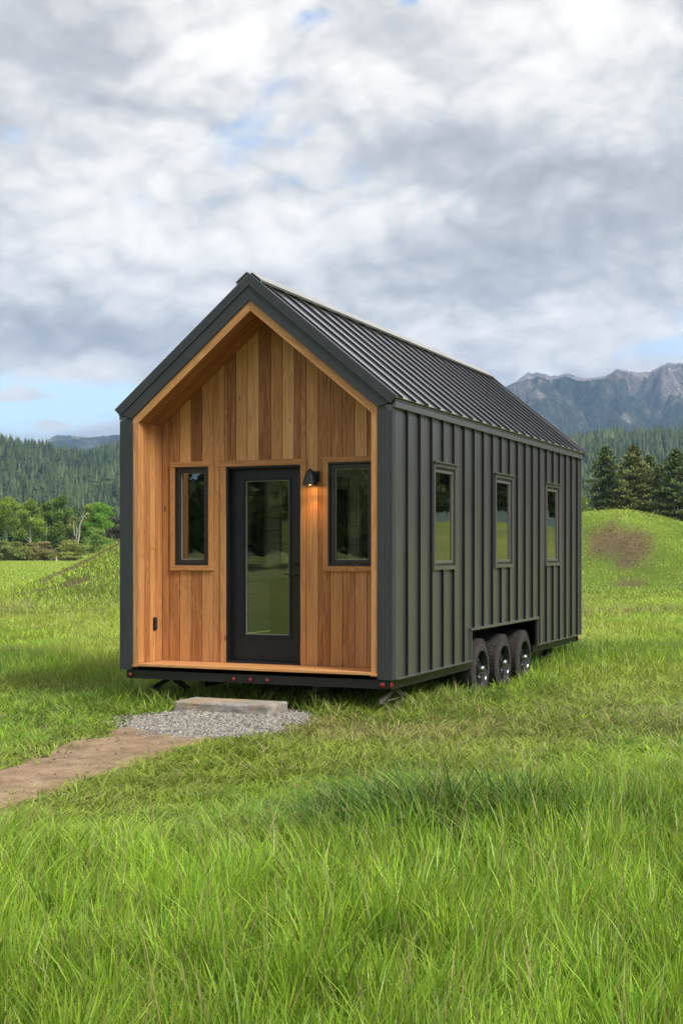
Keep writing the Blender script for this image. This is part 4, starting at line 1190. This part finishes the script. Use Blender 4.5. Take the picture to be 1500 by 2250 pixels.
def pine(label, u, vtop, d, width, col, seed, clear=.06, nbr=270, group='big dark pines behind the right mound'):
    r = (u-750)/F*d; x, y = cw(r, d); H = CZ+(HZ-vtop)/F*d; width = width*1.45
    root = empty('pine_tree', (x, y, 0)); tag(root, label, 'pine tree', group)
    st = np.random.default_rng(seed); mb = MB()
    mb.tube((x, y, -.1), (x+.1, y, H*.5), .022*H, .013*H, 10); mb.tube((x+.1, y, H*.5), (x, y, H*.97), .013*H, .002*H, 8)
    P = []; C = []
    for k in range(nbr):
        t = clear+(1-clear)*(k+st.random())/nbr; z0 = H*t
        prof = (1-t)**.72*(.55+.45*min(1, t/.22)); ln = width*.5*prof*st.uniform(.62, 1.12)+.25
        if st.random() < .10: ln *= 1.18
        a = k*2.39996+st.uniform(-.5, .5); up = .30*(t-.35)+st.uniform(-.08, .10)
        m = int(14+ln*16); s = st.random(m)**.75; 
        bx = x+np.cos(a)*ln*s; by = y+np.sin(a)*ln*s; bz = z0+ln*(up*s - .20*s**2 + .16*s**4)
        sp = (.11+.10*ln*.4)*(1.15-.5*s)
        q = np.stack([bx+st.normal(0, 1, m)*sp*1.3, by+st.normal(0, 1, m)*sp*1.3, bz+st.normal(0, .6, m)*sp*.9], -1)
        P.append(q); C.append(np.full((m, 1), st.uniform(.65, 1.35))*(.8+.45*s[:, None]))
        if k % 3 == 0 and ln > .6: mb.tube((x, y, z0), (x+math.cos(a)*ln*.7, y+math.sin(a)*ln*.7, z0+ln*(up*.7-.1)), .012*ln+.02, .012, 5, cap=False)
    o = mb.build('trunk', BARK, None, smooth=True); o.parent = root; o.matrix_parent_inverse = Matrix.Translation(-Vector(root.location))
    P = np.concatenate(P); C = np.concatenate(C)
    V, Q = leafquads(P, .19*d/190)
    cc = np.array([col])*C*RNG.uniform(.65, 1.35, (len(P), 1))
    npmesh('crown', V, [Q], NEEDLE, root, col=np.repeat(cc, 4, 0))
    return root
PG = (.10, .13, .045); PO = (.155, .165, .05)
for a in [('broad dark pine standing nearest the rear corner of the house', 1331, 983, 190, 8.6, PG, 1),
          ('tallest olive dark pine in the middle of the right hand group', 1392, 979, 186, 9.0, PO, 2),
          ('narrow shorter pine squeezed between the tallest pine and the edge pine', 1427, 1001, 196, 5.0, PG, 3),
          ('short olive pine leaning out low right of the tallest pine', 1449, 1022, 188, 5.6, PO, 4),
          ('large dark pine cut by the right edge of the photo', 1484, 988, 184, 8.8, PG, 5),
          ('pine just outside the right edge filling the gap at its border', 1538, 1000, 190, 8.0, PG, 6),
          ('low dark pine filling the gap behind the narrow pine', 1412, 1050, 205, 7.0, PG, 7),
          ('low dark pine filling the gap left of the edge pine', 1462, 1062, 206, 7.5, PG, 8)]:
    pine(*a)
broadleaf('small_tree', 'small light green tree beside the rear corner of the house', 'tree', None, 1281, 1092, 170, 3.2, (.13, .17, .04), BARK, .05, 2600, .15)

# ------------------------------------------------------------------ forested hill
def hill_h(az, R):
    e = np.interp(np.degrees(az), [-180, -60, -20, -14.6, -9.5, -4, 4, 10.3, 14.6, 22, 60, 180], [.055, .05, .0705, .0700, .0640, .060, .058, .0745, .0755, .072, .06, .055])
    t = sstep(820, 1700, R)
    n = fbm(az*30, R*.004, 91, 4)-.5
    return 1700*e*t*(1+.0*n)+26*n*np.sin(np.clip((R-820)/1700, 0, 1)*math.pi)-3-40*sstep(1750, 2500, R)
az = np.radians(np.concatenate([np.arange(-180, -24, 4.), np.arange(-24, 24, .4), np.arange(24, 180.1, 4.)]))
rad = np.linspace(800, 2600, 60)
A, R_ = np.meshgrid(az, rad); hx_, hy_ = cw(R_*np.sin(A), R_*np.cos(A)); hz_ = hill_h(A, R_)
ii = np.arange(A.size).reshape(A.shape); Q = np.stack([ii[:-1, :-1], ii[1:, :-1], ii[1:, 1:], ii[:-1, 1:]], -1).reshape(-1, 4)
m, t, b = newmat('forest_floor'); co = t.node('ShaderNodeTexCoord').outputs['Object']
t.put(b.inputs['Base Color'], t.ramp(t.noise(co, .01, 6, .6), [(.3, (.018, .035, .014)), (.7, (.04, .065, .022))])); b.inputs['Roughness'].default_value = 1
hill = npmesh('forested_hill', np.stack([hx_, hy_, hz_], -1).reshape(-1, 3), [Q], m, smooth=True); tag(hill, 'low hills under dense conifer forest', kind='structure')
def conifers(x, y, z, H, Wd, col, tiers=6, S=7, seed=5):
    n = len(x); g = np.random.default_rng(seed); V = []; Fc = []; C = []
    m = tiers*(S+1)
    out = np.zeros((n, m, 3)); cc = np.zeros((n, m, 3))
    for k in range(tiers):
        f0 = k/tiers; top = 1-f0*.80; bot = top-(1.55/tiers)*g.uniform(.85, 1.15, n)
        rr = Wd*.5*(f0+.9/tiers)**.8
        out[:, k*(S+1)] = np.stack([x, y, z+H*top], -1)
        cc[:, k*(S+1)] = col
        a0 = g.uniform(0, 6.28, n)
        for j in range(S):
            a = a0+6.283*j/S; q = rr*g.uniform(.6, 1.25, n)
            out[:, k*(S+1)+1+j] = np.stack([x+np.cos(a)*q, y+np.sin(a)*q, z+H*(bot+g.uniform(-.03, .03, n))], -1)
            cc[:, k*(S+1)+1+j] = col*1.05
    base = (np.arange(n)*m)[:, None]
    T = [base+np.array([[k*(S+1), k*(S+1)+1+j, k*(S+1)+1+(j+1) % S]]) for k in range(tiers) for j in range(S)]
    return out.reshape(-1, 3), np.concatenate(T), cc.reshape(-1, 3)
n = 19000
az = RNG.uniform(-math.radians(19), math.radians(19), n); R_ = np.sqrt(RNG.uniform(850**2, 1790**2, n))
k = ~((az > -math.radians(8.0)) & (az < math.radians(8.5)) & (RNG.random(n) < .7)); az, R_ = az[k], R_[k]
x, y = cw(R_*np.sin(az), R_*np.cos(az)); z = hill_h(az, R_)-.5
patch = fbm(x*.006, y*.006, 95, 3); H = RNG.uniform(15, 30, len(x))*(.75+.5*patch)
cA = np.array([.026, .052, .026]); cB = np.array([.085, .115, .034])
a = np.clip((patch-.35)*2.2, 0, 1)[:, None]*.7+.3*RNG.random((len(x), 1)); col = (cA*(1-a)+cB*a)*RNG.uniform(.45, 1.65, (len(x), 1))
V, T, C = conifers(x, y, z, H, H*RNG.uniform(.36, .56, len(x)), col)
fo = npmesh('conifer_forest', V, [T], NEEDLE, col=C); tag(fo, 'dense conifer forest covering the hills', kind='stuff')
# nearer wood behind the tree lines, and the woods all around the meadow
def leafy_wood(n, ha, hb, Ra, Rb):
    P = []; C = []
    for k in range(n):
        hd = math.radians(random.uniform(ha, hb)); R0 = random.uniform(Ra, Rb); x, y = CX+math.sin(hd)*R0, CY+math.cos(hd)*R0
        z = float(ground_h(x, y)); H = random.uniform(9, 16); g = random.uniform(.6, 1.4)
        for j in range(9):
            t = random.uniform(.18, .95); rr = H*.20*math.sin(math.pi*min(1, t*.9+.1))**.7; a = random.uniform(0, 6.28)
            m = 46; q = RNG.normal(0, 1, (m, 3)); q /= np.linalg.norm(q, axis=1)[:, None]; q *= (RNG.random(m)**.4)[:, None]*np.array([H*.11, H*.11, H*.085])
            P.append(q+np.array([x+math.cos(a)*rr*.8, y+math.sin(a)*rr*.8, z+H*t])); C.append(np.full((m, 1), g*random.uniform(.7, 1.3)))
    P = np.concatenate(P); C = np.concatenate(C); V, Q = leafquads(P, .55)
    return V, Q, np.repeat(np.array([[.14, .17, .055]])*C*RNG.uniform(.7, 1.3, (len(P), 1)), 4, 0)
Va, Qa, Ca = leafy_wood(150, 196, 222, 115, 165); Vb, Qb, Cb_ = leafy_wood(170, 7, 33, 118, 165)
lw = npmesh('leafy_wood', np.concatenate([Va, Vb]), [np.concatenate([Qa, Qb+len(Va)])], LEAF, col=np.concatenate([Ca, Cb_])); tag(lw, 'leafy wood closing the meadow behind and beside the camera', kind='stuff')
n = 5200
az = RNG.uniform(-math.pi, math.pi, n); R_ = RNG.uniform(300, 420, n)
side = (az > math.radians(22)) | (az < -math.radians(24)); R_ = np.where(side, RNG.uniform(118, 165, n), R_)
infront = (np.abs(az) < math.radians(24)); keepf = infront & ((az < -math.radians(7.5)) | (az > math.radians(9.5)))
az2 = RNG.uniform(-math.radians(17), -math.radians(8.6), 700); R2 = RNG.uniform(300, 420, 700)
az3 = RNG.uniform(math.radians(9.8), math.radians(17), 420); R3 = RNG.uniform(300, 460, 420)
hdg = (np.degrees(az)-23.5+360) % 360
k = side & (RNG.random(n) < .42) & ~((hdg > 197) & (hdg < 221)) & ~((hdg > 8) & (hdg < 32)); az = np.concatenate([az[k], az2, az3]); R_ = np.concatenate([R_[k], R2, R3])
x, y = cw(R_*np.sin(az), R_*np.cos(az)); z = np.zeros(len(x)); near = R_ < 200
z = ground_h(x, y)
H = np.where(near, RNG.uniform(10, 16, len(x)), RNG.uniform(8, 14, len(x)))
col = np.where(near[:, None], np.array([[.15, .17, .062]]), np.array([[.040, .070, .026]]))*RNG.uniform(.6, 1.5, (len(x), 1))
V, T, C = conifers(x, y, z, H, H*RNG.uniform(.36, .5, len(x)), col, 15, 12, 8)
wo = npmesh('meadow_edge_wood', V, [T], NEEDLE, col=C); tag(wo, 'dark wood at the edges of the meadow behind the tree lines', kind='stuff')

# ------------------------------------------------------------------ mountains
US = [-400, 0, 80, 110, 150, 200, 232, 265, 330, 420, 520, 640, 760, 880, 980, 1060, 1106, 1140, 1180, 1209, 1241, 1268, 1294, 1326, 1353, 1391, 1432, 1452, 1470, 1500, 1560, 1640, 1760, 1900, 2200]
VS = [1010, 990, 977, 969, 961, 957, 952, 950, 956, 970, 975, 960, 935, 900, 878, 862, 847, 833, 822.5, 830, 818.6, 828, 830, 826, 809, 814, 813, 802, 795, 794, 785, 800, 790, 830, 870]
def mount(R0, R1, US, VS, seed, name, label, ua, ub, na, nrr, amp, mat):
    u = np.linspace(ua, ub, na); az = np.arctan((u-750)/F)
    v = np.interp(u, US, VS)+ 1.6*(fbm(u*.11, u*0, seed+1, 3)-.5)*2+7*(fbm(u*.03, u*0, seed+4, 3)-.5)+2.2*(fbm(u*.4, u*0, seed+5, 2)-.5)
    crest = (HZ-v)/F*R1*np.cos(az)+CZ
    t = np.linspace(0, 1.12, nrr)
    T, AZ = np.meshgrid(t, az, indexing='ij'); CR = np.tile(crest, (nrr, 1))
    R_ = R0+(R1-R0)*T
    x, y = R_*np.sin(AZ), R_*np.cos(AZ)
    wx = fbm(x*.0016+9, y*.0016, seed+7, 4)*1.6
    rid = 1-np.abs(2*fbm(x*.0013+wx, y*.0009+wx, seed, 5)-1)*2.2
    rid2 = 1-np.abs(2*fbm(x*.0045, y*.0032, seed+3, 4)-1)*2
    p = np.clip(T, 0, 1)**1.15
    env = np.clip(T*(1-T)*4, 0, 1)**.8
    z = CR*(p+env*amp*(rid-.35)+env*amp*.38*(rid2-.4)) - 1500*np.clip(T-1, 0, 1)**1.0*2 -4
    z = np.minimum(z, (R_/R1)*CR*.985+(T > .97)*1e4)
    X, Y = cw(x, y)
    ii = np.arange(x.size).reshape(x.shape); Q = np.stack([ii[:-1, :-1], ii[1:, :-1], ii[1:, 1:], ii[:-1, 1:]], -1).reshape(-1, 4)
    o = npmesh(name, np.stack([X, Y, z], -1).reshape(-1, 3), [Q], mat, smooth=True); tag(o, label, kind='structure'); return o
m, t, b = newmat('mountain_rock'); geo = t.node('ShaderNodeNewGeometry'); pos = geo.outputs['Position']
sx = t.node('ShaderNodeSeparateXYZ'); t.put(sx.inputs[0], pos); zz = sx.outputs[2]
sn = t.node('ShaderNodeSeparateXYZ'); t.put(sn.inputs[0], geo.outputs['Normal'])
nA = t.noise(pos, .0022, 8, .62); nB = t.noise(pos, .011, 6, .65); nC = t.noise(pos, .05, 4, .7)
rock = t.ramp(nB, [(.34, (.10, .085, .08)), (.5, (.27, .225, .20)), (.66, (.50, .43, .38))])
nS = t.noise(t.vmath('MULTIPLY', pos, (1, 1, .25)), .0075, 7, .7, .6); forest = t.ramp(t.math('MULTIPLY_ADD', nC, .4, t.math('MULTIPLY', nS, .6)), [(.38, (.010, .022, .014)), (.52, (.045, .066, .036)), (.62, (.16, .14, .11))])
alt = t.math('MULTIPLY_ADD', t.math('SUBTRACT', nA, .5), 1100., zz)
alt = t.math('MULTIPLY_ADD', t.math('SUBTRACT', nB, .5), 700., alt)
f = t.maprange(alt, 430., 780.)
c = t.mix(f, forest, rock)
mead = t.math('MULTIPLY', t.maprange(nB, .60, .66), t.maprange(sn.outputs[2], .72, .85))
c = t.mix(t.math('MULTIPLY', mead, .6), c, (.09, .12, .05))
snow = t.math('MULTIPLY', t.maprange(t.noise(pos, .016, 4, .6), .665, .69), t.maprange(alt, 560., 700.))
c = t.mix(snow, c, (.8, .82, .85))
t.put(b.inputs['Base Color'], c); b.inputs['Roughness'].default_value = .95; b.inputs['Specular IOR Level'].default_value = .1
t.put(b.inputs['Normal'], t.bump(t.math('MULTIPLY_ADD', nC, .25, nB), .9, 110.))
mount(3300, 7000, US, VS, 131, 'mountain_range', 'rocky mountain range with small snow patches', -700, 2300, 1100, 190, .46, m)

# ------------------------------------------------------------------ haze
mh = bpy.data.materials.new('air_haze'); mh.use_nodes = True; th = NT(mh.node_tree); th.n.remove(th.n['Principled BSDF'])
pv = th.node('ShaderNodeVolumePrincipled'); pv.inputs['Density'].default_value = HAZE if 'HAZE' in globals() else 9.5e-5
pv.inputs['Color'].default_value = (.40, .60, 1.0, 1); pv.inputs['Anisotropy'].default_value = .1
th.l.new(pv.outputs[0], th.n['Material Output'].inputs['Volume'])
mb = MB(); mb.box(-15500, 15500, -15500, 15500, -60, 1160)
me = bpy.data.meshes.new('haze'); me.from_pydata(mb.v, [], mb.f); me.materials.append(mh)
hz = bpy.data.objects.new('haze', me); COL.objects.link(hz); tag(hz, 'thin blue air haze over the valley', kind='stuff')

# ------------------------------------------------------------------ lights
SUN_EL, SUN_AZ = math.radians(46), math.radians(110)     # azimuth from +Y towards +X
dirv = Vector((math.sin(SUN_AZ)*math.cos(SUN_EL), math.cos(SUN_AZ)*math.cos(SUN_EL), math.sin(SUN_EL)))
sd = bpy.data.lights.new('sun', 'SUN'); sd.energy = 1.5; sd.angle = math.radians(14); sd.color = (1, .95, .86)
so = bpy.data.objects.new('sun', sd); COL.objects.link(so); so.rotation_euler = dirv.to_track_quat('Z', 'Y').to_euler()
ld = bpy.data.lights.new('lamp_light', 'SPOT'); ld.energy = 1.9; ld.color = (1, .50, .16); ld.spot_size = math.radians(95); ld.spot_blend = .8; ld.shadow_soft_size = .03
lo = bpy.data.objects.new('lamp_light', ld); COL.objects.link(lo); lo.parent = lamp
lo.matrix_parent_inverse = Matrix.Identity(4); lo.location = (lx, ly, 1.935)
# ------------------------------------------------------------------ sky
wd = bpy.data.worlds.new('World'); scene.world = wd; wd.use_nodes = True
t = NT(wd.node_tree)
for nn in list(t.n): t.n.remove(nn)
co = t.node('ShaderNodeTexCoord').outputs['Generated']
dv = t.vmath('NORMALIZE', co)
sp = t.node('ShaderNodeSeparateXYZ'); t.put(sp.inputs[0], dv); dx, dy, dz = sp.outputs
sky = t.node('ShaderNodeTexSky', sky_type='NISHITA'); sky.sun_disc = False
sky.sun_elevation = SUN_EL; sky.sun_rotation = SUN_AZ; sky.air_density = 1.0; sky.dust_density = .6; sky.ozone_density = 2.0
# angular coordinates of the sky about the valley axis: s = sideways, e = up
ax_ = t.vmath('DOT_PRODUCT', dv, (CC, -SS, 0), 1); af = t.vmath('DOT_PRODUCT', dv, (SS, CC, 0), 1)
azn = t.math('ARCTAN2', ax_, af); eln = t.math('ARCSINE', dz)
cb = t.node('ShaderNodeCombineXYZ')
den = t.math('ADD', t.math('MAXIMUM', dz, 0.0), .50)
pl = t.node('ShaderNodeCombineXYZ'); t.put(pl.inputs[0], t.math('DIVIDE', dx, den)); t.put(pl.inputs[1], t.math('DIVIDE', dy, den)); pl.inputs[2].default_value = 3.7
P_ = pl.outputs[0]
def warped(vec, sc, amp, det=4):
    wn = t.node('ShaderNodeTexNoise'); t.put(wn.inputs['Vector'], vec); wn.inputs['Scale'].default_value = sc; wn.inputs['Detail'].default_value = det
    w = t.vmath('SCALE', t.vmath('SUBTRACT', wn.outputs['Color'], (.5, .5, .5)), (0, 0, 0)); w.node.inputs['Scale'].default_value = amp
    return t.vmath('ADD', vec, w)
def puff(vec, sc):             # billowing cumulus texture: folded noise gives round lumps with creases
    o = None
    for k, w in ((1, .5), (2.2, .28), (4.9, .15), (10.5, .08)):
        f = t.math('ABSOLUTE', t.math('MULTIPLY_ADD', t.noise(vec, sc*k, 0.0), 2.0, -1.0)); f = t.math('MULTIPLY', f, w)
        o = f if o is None else t.math('ADD', o, f)
    return o
def thick(vec):                # optical thickness of the deck
    a1 = t.noise(vec, 3.0, 7, .50)
    b1_ = puff(vec, 6.0)
    return t.math('MULTIPLY_ADD', b1_, .55, a1), a1, b1_
Pw = warped(P_, 6.0, .065, 3)
T0, n_big, pf = thick(Pw)
T1, _, _ = thick(t.vmath('ADD', Pw, (.022, -.020, 0)))
relief = t.math('SUBTRACT', T0, T1)
n_mid = t.noise(Pw, 9., 7, .54); n_fine = t.noise(P_, 34, 6, .62)
def blob(u, v, su, sv, amp):
    a0 = math.atan((u-750)/F); e0 = math.atan((HZ-v)/F*math.cos(a0)); sa_, se = su/F, sv/F
    qa = t.math('MULTIPLY', t.math('SUBTRACT', azn, a0), 1/sa_); qe = t.math('MULTIPLY', t.math('SUBTRACT', eln, e0), 1/se)
    q = t.math('ADD', t.math('MULTIPLY', qa, qa), t.math('MULTIPLY', qe, qe))
    return t.math('MULTIPLY', t.math('EXPONENT', t.math('MULTIPLY', q, -1.)), amp)
def total(lst):
    o = None
    for b_ in lst:
        v = blob(*b_); o = v if o is None else t.math('ADD', o, v)
    return o
bright = total([(90, 480, 170, 110, .20), (520, 70, 190, 90, .20), (600, 560, 190, 50, .18), (860, 440, 170, 60, .14), (1420, 260, 140, 60, .18), (845, 170, 50, 60, .20), (1180, 740, 380, 70, .18), (1280, 30, 150, 60, .12), (40, 170, 90, 60, .10), (180, 830, 260, 40, .30), (112, 935, 60, 16, .5), (30, 868, 120, 30, .4),
    (860, 270, 240, 100, -.24), (1290, 470, 260, 100, -.24), (120, 730, 330, 70, -.28), (180, 130, 110, 80, -.12), (420, 430, 160, 70, -.12), (1050, 640, 300, 50, -.14), (1450, 130, 90, 50, -.12), (1000, 330, 160, 60, -.10)])
# thin parts let the light through, thick parts are grey below, sunward flanks are lit
br = t.math('MULTIPLY_ADD', t.math('SUBTRACT', .5, n_big), 1.1, t.math('ADD', bright, .49))
br = t.math('MULTIPLY_ADD', t.math('SUBTRACT', pf, .20), .55, br)
br = t.math('MULTIPLY_ADD', relief, 1.25, br)
br = t.math('MULTIPLY_ADD', t.math('SUBTRACT', n_mid, .5), .42, br)
br = t.math('MULTIPLY_ADD', t.math('SUBTRACT', n_fine, .5), .22, br)
cloud = t.ramp(br, [(.06, (.385, .38, .38)), (.32, (.52, .515, .51)), (.50, (.68, .665, .64)), (.66, (.85, .82, .77)), (.86, (1.02, .98, .91))])
hole = total([(130, 890, 330, 60, .62), (40, 295, 60, 30, .40), (690, 35, 90, 30, .34), (900, 0, 50, 20, .5), (300, 440, 70, 40, .30), (1440, 770, 120, 40, .34), (1500, 690, 60, 50, .34), (-200, 900, 300, 80, .5), (1290, 880, 260, 40, .12)])
cov = t.math('MULTIPLY_ADD', t.math('SUBTRACT', n_mid, .5), -.9, hole)
cov = t.math('MULTIPLY_ADD', t.math('SUBTRACT', T0, .6), -1.1, cov)
cov = t.math('MULTIPLY_ADD', t.math('SUBTRACT', n_fine, .5), -.35, cov)
hm = t.maprange(cov, .24, .56)
# low bright bank near the left horizon
lc = total([(112, 935, 42, 12, 1.0), (30, 868, 110, 22, .9), (170, 820, 200, 20, .8)])
hm = t.math('MULTIPLY', hm, t.math('SUBTRACT', 1.0, t.maprange(t.math('MULTIPLY_ADD', t.math('SUBTRACT', n_fine, .5), 1.4, lc), .35, .75)), clamp=True)
b1 = t.node('ShaderNodeBackground'); t.put(b1.inputs[0], sky.outputs[0]); b1.inputs[1].default_value = SKYS if 'SKYS' in globals() else .08
b2 = t.node('ShaderNodeBackground'); t.put(b2.inputs[0], cloud); b2.inputs[1].default_value = CLOUDS if 'CLOUDS' in globals() else .395
mx = t.node('ShaderNodeMixShader'); t.put(mx.inputs[0], hm)
t.l.new(b2.outputs[0], mx.inputs[1]); t.l.new(b1.outputs[0], mx.inputs[2])
ow = t.node('ShaderNodeOutputWorld'); t.l.new(mx.outputs[0], ow.inputs[0])
wd.cycles.sampling_method = 'MANUAL' if hasattr(wd, 'cycles') else None
wd.cycles.sample_map_resolution = 512
# ------------------------------------------------------------------ camera
cd = bpy.data.cameras.new('camera'); cam = bpy.data.objects.new('camera', cd); COL.objects.link(cam); scene.camera = cam
cam.location = (CX, CY, CZ); cam.rotation_euler = (math.radians(90), 0, -YAW)
cd.sensor_fit = 'HORIZONTAL'; cd.sensor_width = 36; cd.lens = 36*F/1500; cd.shift_y = (HZ-1125)/1500; cd.clip_start = .1; cd.clip_end = 60000
scene.view_settings.view_transform = 'Standard'; scene.view_settings.look = 'None'
scene.view_settings.exposure = 1.68; scene.view_settings.gamma = 1
scene.render.engine = 'CYCLES'
scene.cycles.max_bounces = 8; scene.cycles.transparent_max_bounces = 12; scene.cycles.volume_bounces = 1
scene.cycles.use_denoising = True
scene.cycles.sample_clamp_indirect = 6
